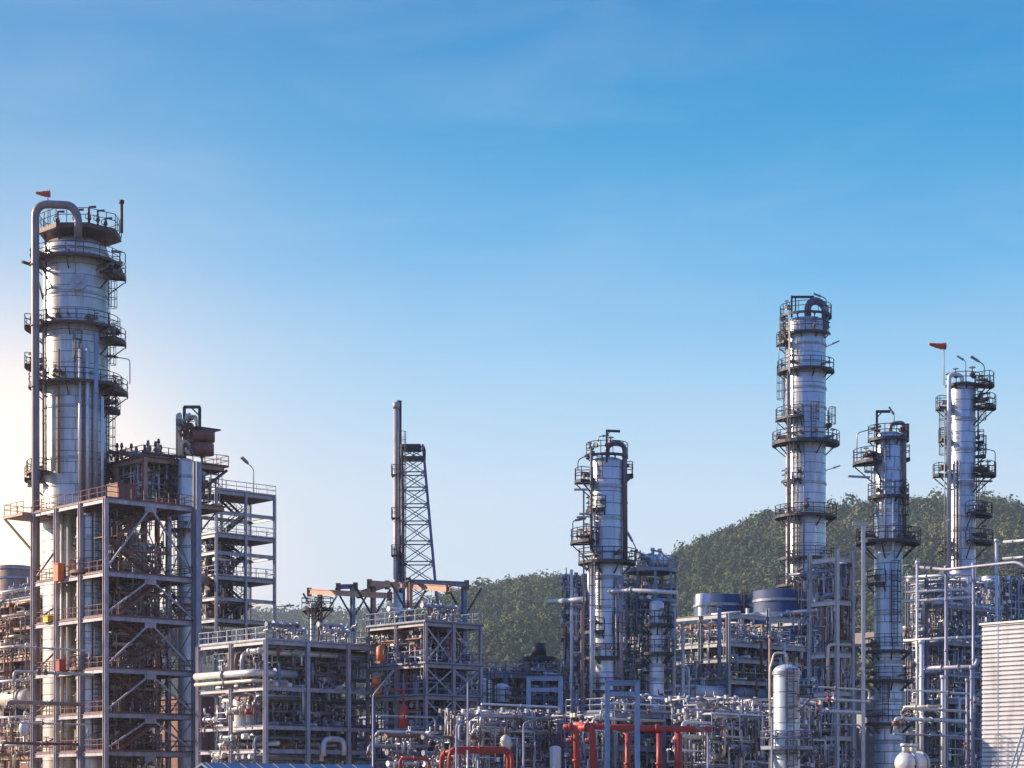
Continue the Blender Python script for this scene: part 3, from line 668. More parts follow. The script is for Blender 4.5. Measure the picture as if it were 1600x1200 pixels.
# ============================================================ B: column inside the access tower
Bv = vessel('slim grey column standing inside the left access tower between its front posts', 141, 205, 21, 800, clad(1.0, 1), rings=(840, 930, 1000, 1060, 1150), ladders=[(-60, 1180, 810)], plats=[(893, -180, 0, .7, dict(m=BROWN, fill=1)), (1044, -180, 0, .7, dict(m=BROWN, fill=1))])
for x, m, rr in ((108, CREAM, .35), (97, CREAM, .2), (121, WHITE, .12)): vpipe(Bv, [(x, 800), (x, 1230)], 209, rr, m)
# ============================================================ C: left access tower (six storeys, inverted V bracing)
gC = Grid(165, 200)
C_, zC, luC, lvC = frame('six storey access tower with inverted V bracing round the slim column at left', gC, 303, 52, [778, 893, 962, 1044, 1114, 1174], mc=mat('lilac_steel', (.50,.44,.47), .25, .5, .35, 1.0, (.24,.12,.09), .7), md=BROWN, mr=BROWN, nv=3, cw=.44, inner=False, over=.0, chev=('u0', 'u1'), xbr=('v1',), stairs=(1.6, 7.2, 1.0, BROWN), name='access_tower', cat='access tower')
# overhang platform at the left end of the top storey
mb = MB(); z0 = gC.z(778); mb.box(-1.2, luC*.5, lvC+.1, lvC+4.2, z0-.3, z0); o = obj('platform', mb, TANST, C_); rb = MB(); railing([(-1.1, lvC+.1, z0), (-1.1, lvC+4.1, z0), (luC*.5, lvC+4.1, z0)], rb); obj('railing', rb, TANST, o)
for vv in (lvC+4.0,): mb = MB(); mb.bar((-1.1, vv, z0-.3), (0, lvC, z0-4), .2, .2); obj('brace', mb, DARK, C_)
# tall corner post of the access tower
tagp = obj('column', column_mb(luC, -.6, 0, gC.z(705), .62), GALV, C_)
# boxes hung on the storeys
def cabinet(g, u, v, z, d, m, label, name='cabinet', cat='cabinet', group=None):
    root = thing(name, label, cat, g.at(u, v, z), PHI, group); b = MB(); b.cbox((0,0,d[2]/2), d); obj('housing', b, m, root)
    b = MB(); b.cbox((0,-d[1]/2-.02,d[2]/2), (d[0]*.82, .03, d[2]*.86)); b.cbox((d[0]*.3,-d[1]/2-.06,d[2]/2), (.06, .05, .3)); obj('door', b, m, root)
    b = MB(); b.box(-d[0]/2-.06, d[0]/2+.06, -d[1]/2-.1, d[1]/2+.06, d[2]+.002, d[2]+.09); obj('top_cover', b, m, root); return root
cabinet(gC, -.3, gC.v(97), gC.z(898), (.8, .8, 1.7), ORANGE, 'orange box on the second storey of the left access tower')
cabinet(gC, .2, gC.v(76), gC.z(962)+.05, (1.2, 1.0, .6), YELLOW, 'yellow box low behind the tall column\'s bent line')
cabinet(gC, -.3, gC.v(99), gC.z(1044)+.05, (.75, .75, 1.1), RED, 'red box on the fourth storey of the left access tower')
cabinet(gC, 5.2, 7.5, gC.z(962)+.05, (2.0, 1.8, 3.2), BROWN, 'red brown box on the third storey of the left access tower')
cabinet(gC, 6.0, 6.0, gC.z(1114)+.05, (2.0, 1.8, 2.6), RUSTP, 'red brown box on the fifth storey of the left access tower')
cabinet(gC, 5.5, 6.0, gC.z(778)+.05, (2.3, 2.0, 2.4), BROWN, 'red brown box on the top storey of the left access tower')
exchanger(gC, 3, 5, gC.z(962)+2.2, 5, .8, 'v', CREAM, 'cream exchanger on the third storey of the left access tower')
exchanger(gC, 2, 8, gC.z(893)+1.8, 5, .9, 'u', WHITE, 'white exchanger on the second storey of the left access tower')
drum(gC, 6.3, 5.2, gC.z(893), gC.z(828), 1.35, CREAM, 'cream drum standing on the second storey of the left access tower')
WARM = [CREAM, RUSTP, BROWN, TANST, WHITE, CREAM, PIPED]
tangle(gC, (3.2, luC-.6), (3.2, lvC-.8), (14, gC.z(785)), 66, WARM, 'process pipe threaded through the storeys of the left access tower', 'pipes inside the left access tower', seed=11)
for k, (vv, zz) in enumerate(((3.2, 1.0), (5.0, 2.2), (7, 1.2))):
    for j, y in enumerate((893, 962, 1044, 1114, 1174)):
        manifold(gC, 3.4, vv+.4*j, gC.z(y)+3.4-zz*.6, luC-4.4, 'u', 9, 2.8, WARM, 'valve manifold on a storey of the left access tower', 'manifolds in the left access tower', seed=40+k*7+j)
# ============================================================ C2: upper storey stacked behind
gD = Grid(226, 211)
D_, zD, luD, lvD = frame('raised pipe deck with cluttered roof between the tall column and the slender column', gD, 352, 140, [714, 778], mc=TANST, md=BROWN, mr=BROWN, nu=2, nv=2, cw=.42, rails=(0,), skip=((2,0),(2,1),(2,2)), name='pipe_deck', cat='pipe deck', over=.3)
mb = MB(); mb.bar((luD+.2, 0, gD.z(714)-.3), (luD-3.6, 0, gD.z(762)), .25, .25); obj('brace', mb, DARK, D_)
tangle(gD, (.3, luD-.5), (.3, lvD-.3), (gD.z(775), gD.z(720)), 34, WARM, 'process pipe packed under the raised pipe deck', 'pipes under the raised deck', seed=12, rmax=.25)
for j in range(5): manifold(gD, .5, 1.0+j*2.2, gD.z(704)+.3*j, luD*.5, 'u', 8, 1.0, WARM, 'rusty relief valve manifold on the raised pipe deck', 'relief manifolds on the raised deck', seed=90+j)
for j in range(16):
    rnd = random.Random(j); u = rnd.uniform(.3, luD*.75); v = rnd.uniform(.2, lvD*.8); z = gD.z(714)+.05; h = rnd.uniform(.9, 2.4)
    cm = rnd.choice(WARM); root = thing('relief_valve', '%s %s upright relief valve on the raised pipe deck' % ('tall' if h > 1.9 else ('short' if h < 1.3 else 'mid height'), CNAME.get(cm.name, 'plain')), 'valve', gD.at(u, v, z), PHI, 'relief valves on the raised deck')
    b = MB(); b.tube([(0,0,0), (0,0,h)], .12, 7); flange(b, (0,0,h*.4), (0,0,1), .14); flange(b, (0,0,h*.7), (0,0,1), .16); obj('body', b, cm, root); MF.append(root)
    b = MB(); b.tube([(0,0,h), (0,0,h+.45)], [.2, .12], 8); obj('cap', b, rnd.choice([BROWN, PIPED, RUSTP]), root)
cabinet(gD, 4.0, 3.0, gD.z(762), (2.3, 1.8, 2.2), BROWN, 'red brown motor housing under the raised pipe deck', 'motor_housing', 'motor')
# ============================================================ E: slender column with top gear
E = vessel('slender pale column rising through the raised pipe deck left of the stair tower', 290, 214, 12.5, 716, WHITE, rings=(745, 800, 855, 915, 960), plats=[(828, -200, 20, .9, dict(m=BROWN, fill=2)), (945, -200, 20, .9, dict(m=BROWN, fill=2))], ladders=[(-140, 960, 720)])
rt = thing('top_gear', 'rusty exchanger stack with a dark lifting frame above the slender column', 'exchanger stack', (wx(305, 214), 214, wz(712, 214)), PHI)
def rel(o, px, py, D): q = W(px, py, D)-Vector(o.location); a = -o.rotation_euler.z; return Vector((q.x*cos(a)-q.y*sin(a), q.x*sin(a)+q.y*cos(a), q.z))
for y0, y1, x, rr, m in ((672, 690, 317, 1.25, BROWN), (693, 711, 317, 1.15, BROWN)):
    b = MB(); a = rel(rt, x, (y0+y1)/2, 213); b.lathe([(.01, a.z-.6), (rr, a.z-.6), (rr, a.z+.55), (.01, a.z+.55)], 24, c=(a.x, a.y, 0)); obj('drum', b, m, rt)
b = MB(); a = rel(rt, 319, 671, 213); b.cbox(a, (3.0, 1.8, .14)); obj('cover_plate', b, DARK, rt)
b = MB()
for x in (288, 312): b.bar(rel(rt, x, 712, 213.5), rel(rt, x, 636, 213.5), .24, .24)
b.bar(rel(rt, 287, 636, 213.5), rel(rt, 313, 636, 213.5), .26, .3); b.bar(rel(rt, 300, 638, 213.5), rel(rt, 312, 650, 213.5), .14, .14); obj('lifting_frame', b, DARK, rt)
for pts, rr, m in (([(277, 712), (277, 648), (282, 646), (282, 712)], .16, CREAM), ([(290, 712), (290, 665), (300, 662), (300, 712)], .22, RUSTP), ([(294, 700), (294, 650), (307, 650), (307, 672)], .14, CREAM), ([(284, 712), (284, 690), (297, 690), (297, 712)], .25, CREAM), ([(278, 664), (290, 664), (290, 690)], .2, BROWN)):
    b = MB(); b.tube(bend([rel(rt, x, y, 213) for x, y in pts], .4), rr, 8); obj('pipe', b, m, rt)
for i in range(16):
    b = MB(); x = random.uniform(277, 300); y = random.uniform(652, 708); p = rel(rt, x, y, 212.6); b.tube([p, p+Vector((random.uniform(-.4, .4), 0, .5))], random.uniform(.1, .22), 7); valve(b, p, .14, (0,-1,0)); obj('valve', b, random.choice([RUSTP, CREAM, PIPED, BROWN]), rt)
# ============================================================ Fs: stair tower right of it
gF = Grid(338, 236)
F_, zF, luF, lvF = frame('open stair tower with brown decks right of the slender column', gF, 429, 300, [765, 797, 833, 860, 899, 932, 966], mc=PIPEG, md=BROWN, mr=PIPEG, nu=2, nv=1, cw=.3, decks=(0, 2, 4, 6), rails=(0, 2, 4), stairs=(1.2, 4.6, .8, DARK), name='stair_tower', cat='stair tower', over=.15)
flood(F_, (luF*.66, .3, gF.z(765)), 3.0, (-1.0, 0, .7), PIPEG, head=.5); flood(F_, (1.0, .3, gF.z(765)), 1.7, (-1.0, 0, .1), GALV)
mb = MB(); mb.bar((.1, -.1, gF.z(797)), (-2.2, -.1, gF.z(833)), .16, .16); obj('brace', mb, DARK, F_)
tangle(gF, (.3, luF*.5), (2.6, lvF-.3), (gF.z(965), gF.z(840)), 26, [BROWN, PIPED, CREAM, RUSTP], 'process pipe behind the flights of the stair tower', 'pipes in the stair tower', seed=13)
exchanger(gF, 1.2, 2.2, gF.z(943), 4.2, .8, 'u', BROWN, 'brown exchanger on the lowest landing of the stair tower')
exchanger(gF, -1.4, 2.0, gF.z(905), 2.2, .6, 'u', TANST, 'small tan exchanger beside the middle of the stair tower')
for j, y in enumerate((899, 932, 966)): manifold(gF, .4, 1.0, gF.z(y)+2.0, 4.5, 'u', 8, 1.9, WARM, 'rusty manifold on a stair tower landing', 'manifolds in the stair tower', seed=130+j)
# ============================================================ far left tank and pipework
gL = Grid(20, 260)
T0 = vessel('tan round tank at the left edge behind the pipes', 22, 262, 32, 884, TANST, name='storage_tank', cat='tank', head=.08, rings=(890, 905))
gL = Grid(60, 226)
L_, zL, luL, lvL = frame('low pipe rack at the left edge below the tan tank', gL, 110, -60, [936, 975, 1024, 1078, 1136, 1180], mc=TANST, md=BROWN, mr=CREAM, nu=1, nv=3, cw=.35, decks=(0, 2, 4), rails=(0, 2), name='pipe_rack', cat='pipe rack')
for j, y in enumerate((936, 975, 1024, 1078, 1136, 1180)):
    bank(gL, .3, luL, -.5, lvL, gL.z(y), 'v', 5, [CREAM, WHITE, TANST, CREAM, RUSTP], 'cream pipe lying on a tier of the left edge pipe rack', 'pipes on the left edge rack', r=(.12, .3), seed=20+j)
    manifold(gL, -.8, 1, gL.z(y)+1.2, lvL*.8, 'v', 10, 2.6, WARM, 'valve manifold on the left edge pipe rack', 'manifolds on the left edge rack', seed=30+j)
tangle(gL, (-1.5, luL+1), (0, lvL), (15, gL.z(940)), 22, WARM, 'process pipe around the left edge pipe rack', 'pipes around the left edge rack', seed=14, rmax=.3)
b = thing('sphere_drum', 'small white round drum low at the left edge', 'drum', W(38, 1138, 205)); mb = MB(); mb.lathe([(max(.001, .55*cos(a)), .8*sin(a)) for a in [R(-90+15*i) for i in range(13)]], 16); obj('shell', mb, WHITE, b); mb = MB(); mb.tube([(0,0,.7),(0,0,1.5),(.8,0,1.5)], .08, 6); mb.tube([(0,0,-.7),(0,0,-2.5)], .12, 6); obj('pipe', mb, CREAM, b)
exchanger(gL, 0, 2, gL.z(1090), 6, 1.1, 'v', CREAM, 'fat cream exchanger low in the left edge pipe rack')
# ============================================================ G: long pipe rack, centre left
gG = Grid(415, 180)
G_, zG, luG, lvG = frame('long three tier pipe rack with a bright left face in the centre left', gG, 606, 310, [1000, 1072, 1133, 1170], mc=mat('pale_steel', (.50,.46,.50), .2, .5, .3, 1.0, (.25,.15,.12), .6), md=DARK, mr=PIPEG, nu=3, nv=2, cw=.34, decks=(0, 2), rails=(0,), name='pipe_rack', cat='pipe rack', inner=False, beamh=.36)
COOL = [WHITE, PIPEG, PIPED, WHITE, GALV, RUSTP, NAVY]
for j, (y, n) in enumerate(((1000, 8), (1035, 7), (1072, 9), (1133, 9), (1165, 8))):
    bank(gG, 1, luG, .6, lvG-.5, gG.z(y), 'v', n, COOL, 'lagged pipe laid across a tier of the centre left pipe rack', 'cross pipes on the centre left rack', seed=50+j)
    bank(gG, -.2, luG, .8, lvG*.45, gG.z(y)-1.2, 'u', 4, COOL, 'lagged pipe running the length of the centre left pipe rack', 'long pipes on the centre left rack', seed=56+j, r=(.1, .24))
pp = pipe_thing(gG, [(luG*.30, 1.2, gG.z(1050)), (-.4, 1.2, gG.z(1050)), (-.4, lvG-.2, gG.z(1050)+.02)], .32, WHITE, 'thick white lagged pipe running out of the centre left pipe rack to the left', None, rad=1.0, n=16)
pipe_thing(gG, [(3, .9, gG.z(1063)), (-.6, .9, gG.z(1063)), (-.6, lvG-.4, gG.z(1063))], .16, CREAM, 'thinner cream pipe just under the thick white lagged pipe', None)
drum(gG, luG*.12, 5, gG.z(1142), gG.z(1078), 1.7, SHEET, 'pale upright tank inside the centre left pipe rack behind its corner post')
drum(gG, luG*.55, 6, gG.z(1070), gG.z(1040), 1.5, SHEET, 'pale round topped drum on the middle tier of the centre left pipe rack')
tangle(gG, (.5, luG-.5), (2.2, lvG-.5), (13, gG.z(1005)), 52, COOL, 'process pipe threaded through the centre left pipe rack', 'pipes inside the centre left rack', seed=15, rmax=.24)
for j in range(22): manifold(gG, .5+(j % 3)*4.2, .9+(j//3)*.9, gG.z((1008, 1050, 1020, 1085, 1110, 1098, 1148, 1182)[j % 8]), 4.4, 'u', 8, 1.7, COOL, 'valve manifold hung inside the centre left pipe rack', 'manifolds in the centre left rack', seed=150+j)
for j in range(6): manifold(gG, -.2, .6+j*1.4, gG.z((1015, 1090, 1105, 1150, 1178, 1120)[j]), 1.6, 'v', 5, 1.7, [CREAM, WHITE, RUSTP], 'sunlit manifold on the left face of the centre left pipe rack', 'manifolds on the rack left face', seed=170+j)
pipe_thing(gG, [(luG*.45, -.2, gG.z(1180)), (luG*.45, -.2, gG.z(1152)), (luG*.62, -.2, gG.z(1152)), (luG*.62, -.2, gG.z(1178))], .26, WHITE, 'white hoop shaped pipe loop low before the centre left pipe rack', None, name='pipe_loop', rad=1.3, n=12)
# blue roofed shed at the bottom
gR = Grid(410, 118)
def roof_shed(g, lu, lv, ytop, label):
    root = thing('shed', label, 'shed', g.loc(), PHI); z = g.z(ytop); b = MB(); b.box(.3, lu-.3, .3, lv-.3, 0, z-.6); obj('wall', b, SHEET, root)
    b = MB(); b.hexa([(0,0,z-1.2),(lu,0,z-1.2),(lu,lv/2,z-.05),(0,lv/2,z-.05),(0,0,z-1.05),(lu,0,z-1.05),(lu,lv/2,z+.1),(0,lv/2,z+.1)]); b.hexa([(0,lv/2+.003,z-.05),(lu,lv/2+.003,z-.05),(lu,lv,z-1.2),(0,lv,z-1.2),(0,lv/2+.003,z+.1),(lu,lv/2+.003,z+.1),(lu,lv,z-1.05),(0,lv,z-1.05)])
    for i in range(int(lu/1.2)): b.bar((.3+i*1.2, .02, z-1.03), (.3+i*1.2, lv/2-.05, z+.09), .05, .07)
    obj('roof', b, ROOFB, root); b = MB(); b.box(-.06, -.003, 0, lv, z-1.25, z-.98); b.bar((0,-.06,z-1.12), (lu,-.06,z-1.12), .1, .16); obj('gutter', b, WHITE, root); return root
roof_shed(Grid(352, 118), 12.5, 5, 1193, 'low shed with a blue ribbed roof at the bottom edge')
# ============================================================ H: flare stack and derrick
DS = 236
H_ = thing('flare_derrick', 'tall lattice derrick tapering upward with a thin stack along its left side', 'derrick', (wx(648, DS), DS, 0))
def hp(px, py, dy=0): q = W(px, py, DS)-Vector((H_.location.x, DS, 0)); q.y = dy; return q
def legx(y, side): t = (y-697)/(908-697); return (628+(2*t) if side < 0 else 661+19*t)
zb = 1250
for sx in (-1, 1):
    for dy in (0, 1):
        b = MB(); P = [];
        for y in (697, 908, 1240): t = (y-697)/211; half = (1.2+.65*t)*(1 if dy else -1); P.append(hp(legx(y, sx), y, half))
        b.tube(P, .13, 6); obj('leg', b, mat('lattice_steel', (.17, .16, .22), .2, .5, .3, 1.5, (.2,.1,.08), .4), H_)
LAT = MATS['lattice_steel']
lv_ = [700, 717, 740, 764, 790, 817, 848, 880, 912, 945]
for a, c in zip(lv_, lv_[1:]):
    for dy in (-1, 1):
        ha = (1.2+.65*(a-697)/211)*dy; hc = (1.2+.65*(c-697)/211)*dy; b = MB()
        b.tube([hp(legx(a,-1), a, ha), hp(legx(c,1), c, hc)], .055, 5); b.tube([hp(legx(a,1), a, ha), hp(legx(c,-1), c, hc)], .055, 5); b.bar(hp(legx(c,-1), c, hc), hp(legx(c,1), c, hc), .11, .13); obj('cross_bracing', b, LAT, H_)
    for sx in (-1, 1):
        b = MB(); ha = (1.2+.65*(a-697)/211); hc = (1.2+.65*(c-697)/211)
        b.tube([hp(legx(a,sx), a, -ha), hp(legx(c,sx), c, hc)], .06, 5); b.bar(hp(legx(c,sx), c, -hc), hp(legx(c,sx), c, hc), .14, .16); obj('cross_bracing', b, LAT, H_)
b = MB(); a = hp(630, 703, -1.5); c = hp(658, 697, 1.5); b.box(a.x, c.x, -1.5, 1.5, a.z, c.z); obj('top_cap', b, DARK, H_)
b = MB(); b.box(hp(630, 717).x, hp(664, 717).x, -1.6, 1.6, hp(0, 718).z, hp(0, 716).z); o = obj('platform', b, DARK, H_); rb = MB(); zz = hp(0, 716).z; railing([(hp(630,0).x, -1.5, zz), (hp(664,0).x, -1.5, zz), (hp(664,0).x, 1.5, zz)], rb); obj('railing', rb, DARK, o)
b = MB(); b.tube([hp(619.5, 1245, -.5), hp(619.5, 640, -.5)], .34, 14); b.tube([hp(619.5, 640, -.5), hp(619.5, 630, -.5)], .40, 14); st = obj('stack', b, mat('stack_steel', (.50,.42,.40), .2, .5, .3, 1, (.25,.13,.1), .5), H_); st['label'] = 'thin tan flare stack'
b = MB(); b.tube([hp(625, 1245, .3), hp(625, 628, .3)], .17, 8); b.tube([hp(623, 640, 0), hp(624, 626, 0)], .28, 8); obj('pipe', b, DARK, H_)
for y in (745, 812, 870):
    b = MB(); a = hp(619.5, y); b.box(a.x-.55, a.x+.8, -1.2, .6, a.z, a.z+.12); o = obj('platform', b, DARK, H_); rb = MB(); railing([(a.x-.5, .5, a.z+.1), (a.x-.5, -1.15, a.z+.1), (a.x+.8, -1.15, a.z+.1)], rb, step=.9); obj('railing', rb, DARK, o)
ladder(H_, (hp(629, 0).x, -1.2), hp(0, 940).z, hp(0, 680).z, (0, -1), cage=True, m=DARK)
# ============================================================ J: stair structure under the derrick with crane beams
gJ = Grid(665, 182)
J_, zJ, luJ, lvJ = frame('dark stair structure with pale posts below the derrick', gJ, 751, 575, [972, 1037, 1087, 1140, 1187], mc=mat('post_steel', (.40,.36,.38), .2, .5, .25, 1.0, (.24,.1,.08), .45), md=DARK, mr=NAVY, nu=2, nv=2, cw=.28, beamh=.32, stairs=(1.0, 5.0, .9, DARK), name='stair_structure', cat='stair structure', over=.2, xbr=('u0',))
for x, D, y in ((640, 198, 909), (725, 205, 912), (583, 212, 914), (551, 220, 917), (500, 226, 925)):
    u = 0; q = W(x, y, D); r_ = thing('crane_post', {640:'tall tan post carrying the right ends of the orange crane beams', 725:'thin dark post right of the derrick top beam', 583:'tan post under the meeting point of the two orange crane beams', 551:'grey post under the middle of the left orange crane beam', 500:'rusty post beside the small ladder tower'}[x], 'post', (q.x, q.y, 0), PHI)
    b = MB(); b.ibeam((0,0,0), (0,0,q.z), .42, .42, t=.06, up=(0,1,0)); obj('post', b, {640: TANST, 583: TANST, 500: RUSTP}.get(x, NAVY), r_)
    b = MB(); b.cbox((0,0,q.z+.06), (.7,.7,.1)); obj('cap_plate', b, DARK, r_)
    for s in (-1, 1):
        b = MB(); b.bar((s*.15, 0, q.z-3.2), (s*2.3, 0, q.z-.3), .15, .15); obj('bracket', b, DARK, r_)
def girder(a, c, m, label, w=.3, h=.58):
    A_ = Vector(a); r_ = thing('crane_beam', label, 'crane beam', A_); b = MB(); b.ibeam((0,0,0), Vector(c)-A_, w, h, t=.07); obj('beam', b, m, r_)
    b = MB(); d = (Vector(c)-A_); 
    for k in (.02, .98): b.cbox(d*k+Vector((0,0,-.05)), (.5,.4,.9))
    obj('end_stop', b, RUSTP, r_); return r_
OB = mat('crane_orange', (.58, .32, .22), .05, .5, .2, 1.5, (.3,.08,.04), .45)
girder(W(481, 924, 226), W(612, 931, 205), OB, 'left orange crane beam resting on the thin posts')
girder(W(575, 911, 212), W(704, 920, 192), OB, 'right orange crane beam below the derrick')
girder(W(636, 909, 198), W(731, 913, 205), NAVY, 'dark crossbeam at the foot of the derrick', h=.5)
girder(W(528, 917, 221), W(556, 916, 220), NAVY, 'short dark crossbeam between the orange beams', h=.5)
girder(W(606, 913, 210), W(560, 928, 222), OB, 'small orange cross beam behind the crane posts', h=.5)
V6 = vessel('pinkish column standing behind the posts of the dark stair structure', 651, 186, 10, 975, mat('pink_jacket', (.55,.40,.38), .3, .45, .15, .8, (.3,.16,.12), .4, panels=(.6, 1.6, 1.0)), rings=(1010, 1060, 1110), seg=28)
lt = vessel('small round pale ladder tower left of the orange crane beams', 489, 222, 5, 942, WHITE, name='ladder_tower', cat='tower', seg=20, plats=[(951, -200, 130, .9, dict(m=DARK, fill=1)), (951, -60, 10, 1.9, dict(m=DARK, fill=1))], ladders=[(-90, 1000, 951)])
v7 = vessel('short white vertical drum standing behind the tan crane post', 622, 214, 7, 926, WHITE, name='vertical_drum', cat='drum', seg=20, plats=[(985, -180, 0, .7, dict(m=DARK, fill=0))])
tangle(gJ, (.3, luJ-.5), (1.0, lvJ-.5), (14, gJ.z(975)), 44, COOL+[RED], 'process pipe threaded through the dark stair structure', 'pipes inside the stair structure', seed=16)
for j in range(12): manifold(gJ, .4, 2.4+(j % 4)*1.7, gJ.z((985, 1010, 1050, 1070, 1100, 1125, 1155, 1180)[j % 8]), luJ-.8, 'u', 7, 1.6, COOL, 'valve manifold hung inside the dark stair structure', 'manifolds in the stair structure', seed=210+j)
for x, y, w_, h_ in ((595, 1022, 1.0, 1.5), (588, 1064, .9, .8), (590, 1080, .8, .7)):
    q = W(x, y, 180); w_ *= .75; h_ *= .85; r_ = thing('motor', {1022: 'tall orange motor left of the pale posts', 1064: 'middle orange motor left of the pale posts', 1080: 'lowest small orange motor left of the pale posts'}[y], 'motor', q, PHI); b = MB(); b.lathe([(.01,-h_/2),(w_*.5,-h_/2),(w_*.55,0),(w_*.5,h_/2),(w_*.2,h_*.62),(.01,h_*.62)], 16); obj('motor_body', b, ORANGE, r_); b = MB(); b.cbox((0,0,-h_/2-.12),(w_*1.2,w_*1.2,.2)); b.cbox((0,-w_*.6,.1),(.3,.25,.4)); obj('base', b, RUSTP, r_)
for x in (637,): vpipe(V6, [(x, 1015), (x, 1175), (x+3, 1175), (x+3, 1240)], 185, .14, RED)['label'] = 'red fire water riser'
q = W(630, 1120, 180); r_ = thing('red_vessel', 'small red drum beside the red riser', 'drum', q); b = MB(); b.lathe([(.01,-1.0),(.38,-.9),(.38,.8),(.28,1.0),(.01,1.1)], 20); obj('shell', b, RED, r_); b = MB(); b.tube([(0,0,1.4),(0,0,2.4),(-1.2,0,2.4)], .1, 7); obj('pipe', b, RED, r_)
for j in range(9): manifold(gG, .8+j*1.9, .9+(j % 3)*1.6, gG.z(1000)+1.5+.3*(j % 2), 2.6, 'u', 6, 1.4, COOL, 'valve manifold standing on top of the centre left pipe rack', 'manifolds on top of the centre left rack', seed=600+j)
for j in range(5): manifold(gJ, .5+(j % 3)*1.6, 1+(j % 4)*1.6, gJ.z(972)+1.6, 2.4, 'u', 6, 1.5, COOL, 'valve manifold standing on top of the dark stair structure', 'manifolds on top of the stair structure', seed=620+j)
# ============================================================ K/L: low vessels in the gap and the rack behind
gK = Grid(790, 205)
K_, zK, luK, lvK = frame('low blue grey pipe rack in the gap before the wooded hill', gK, 905, 715, [1052, 1085, 1128, 1168], mc=NAVY, md=DARK, mr=NAVY, nu=2, nv=2, cw=.4, decks=(0, 2), rails=(0,), name='pipe_rack', cat='pipe rack')
CL2 = [WHITE, PIPEG, NAVY, GALV, PIPED, WHITE, RUSTP]
for j, (y, n) in enumerate(((1052, 6), (1085, 7), (1128, 7), (1168, 7))):
    bank(gK, .3, luK, .4, lvK-.4, gK.z(y), 'u', n, CL2, 'lagged pipe on a tier of the low blue grey pipe rack', 'pipes on the low blue grey rack', seed=230+j)
tangle(gK, (0, luK), (0, lvK), (13, gK.z(1045)), 40, CL2, 'process pipe threaded through the low blue grey rack', 'pipes inside the low blue grey rack', seed=17)
for j in range(12): manifold(gK, .3+(j % 2)*4, .5+(j//2)*1.5, gK.z((1048, 1070, 1098, 1112, 1142, 1160, 1185)[j % 7]), 5, 'u', 8, 1.7, CL2, 'valve manifold on the low blue grey rack', 'manifolds on the low blue grey rack', seed=240+j)
vessel('short silver vertical vessel left of the red gate shaped pipes', 757, 190, 12, 1060, clad(.5), name='vertical_drum', cat='drum', seg=28, ladders=[(-60, 1180, 1062)], plats=[(1158, -180, 20, .6, dict(m=NAVY))], rings=(1085, 1120, 1150))
vessel('grey drum right behind the short silver vertical vessel', 784, 196, 12, 1068, SHEET, name='vertical_drum', cat='drum', seg=28, plats=[(1098, -180, 10, 1.2, dict(m=DARK))])
Lq = vessel('stubby chimney with a dark crown standing before the wooded hill', 842, 215, 12, 1020, clad(.5), name='chimney', cat='chimney', head=.1, seg=28, sections=[(1250, 16), (1100, 13), (1045, 10)], plats=[(1027, -200, 160, 1.0, dict(m=DARK, fill=0, rail=False)), (1050, -200, 160, 1.4, dict(m=DARK))])
b = MB(); z = wz(1020, 215); rr = 12*215/F; b.lathe([(rr*.7, z-.3), (rr*1.0, z-.3), (rr*.85, z+1.0), (rr*.7, z+1.0), (rr*.7, z-.3)], 24); obj('crown', b, DARK, Lq)
# ============================================================ M/N: centre column
DN = 196
Nn = vessel('centre column with an arched vapour line on its right and caged side platforms', 948.5, DN, 25, 714, clad(1.5), rings=(762, 812, 905, 950, 1010, 1070), head=.35,
   plats=[(712, -200, 25, .5, dict(fill=4)), (752, 170, 215, 1.6, dict(fill=2)), (797, 185, 262, .55, dict(fill=1)), (847, 165, 238, 2.0, dict(fill=5)), (878, -215, 35, 1.25, dict(fill=4)), (987, 180, 258, .7, dict(fill=1)), (1027, 180, 300, .7, dict(fill=2)), (1080, 180, 300, .8, dict(fill=2)), (742, -20, 20, 1.0, dict(fill=1)), (1118, 180, 360, .8, dict(fill=2))],
   ladders=[(215, 797, 752), (228, 847, 797), (245, 752, 716), (-66, 1027, 965), (235, 985, 880)])
vpipe(Nn, [(949, 722), (949, 697), (962, 690), (976, 697), (977, 875)], DN-.6, .24, mat('vapour_line', (.17,.15,.18), .3, .4, .3, 1.2, (.2,.1,.08), .4), n=12, rad=1.0)['label'] = 'dark vapour line arched over the head'
vpipe(Nn, [(924, 700), (924, 860)], DN-1.5, .14, PIPED)
for x, y0, y1, rr, m in ((970, 900, 1110, .22, mat('mauve_jacket', (.44,.33,.36), .25, .45, .2, 1, (.25,.12,.1), .4)), (963, 905, 1110, .1, PIPEG), (929, 800, 1180, .12, WHITE), (924, 880, 1150, .2, WHITE)): vpipe(Nn, [(x, y0), (x, y1)], DN-1.7, rr, m)
b = MB(); o_ = Vector((Nn.location.x, DN, 0)); b.bar(W(948, 722, DN-1.6)-o_, W(948, 672, DN-1.6)-o_, .18, .18); b.bar(W(947, 673, DN-1.6)-o_, W(969, 674, DN-1.6)-o_, .2, .22); b.bar(W(948, 681, DN-1.6)-o_, W(953, 674, DN-1.6)-o_, .1, .1); obj('davit', b, DARK, Nn)
flood(Nn, W(903, 735, DN-.8)-o_, 1.0, (.9, 0, .45), DARK); flood(Nn, W(895, 845, DN-.8)-o_, 1.9, (.5, 0, .1), DARK); flood(Nn, W(935, 690, DN-.8)-o_, .5, (.7, 0, .05), PIPEG, head=.2)
flood(Nn, W(994, 876, DN-.8)-o_, 1.2, (-.5, 0, .9), DARK)
for x0, y, w_ in ((897, 765, 22), (905, 803, 16), (901, 808, 16)):
    b = MB(); b.bar(W(x0, y, DN-1.6)-o_, W(x0+w_, y, DN-1.6)-o_, .5, .14); obj('cable_tray', b, PIPEG, Nn)
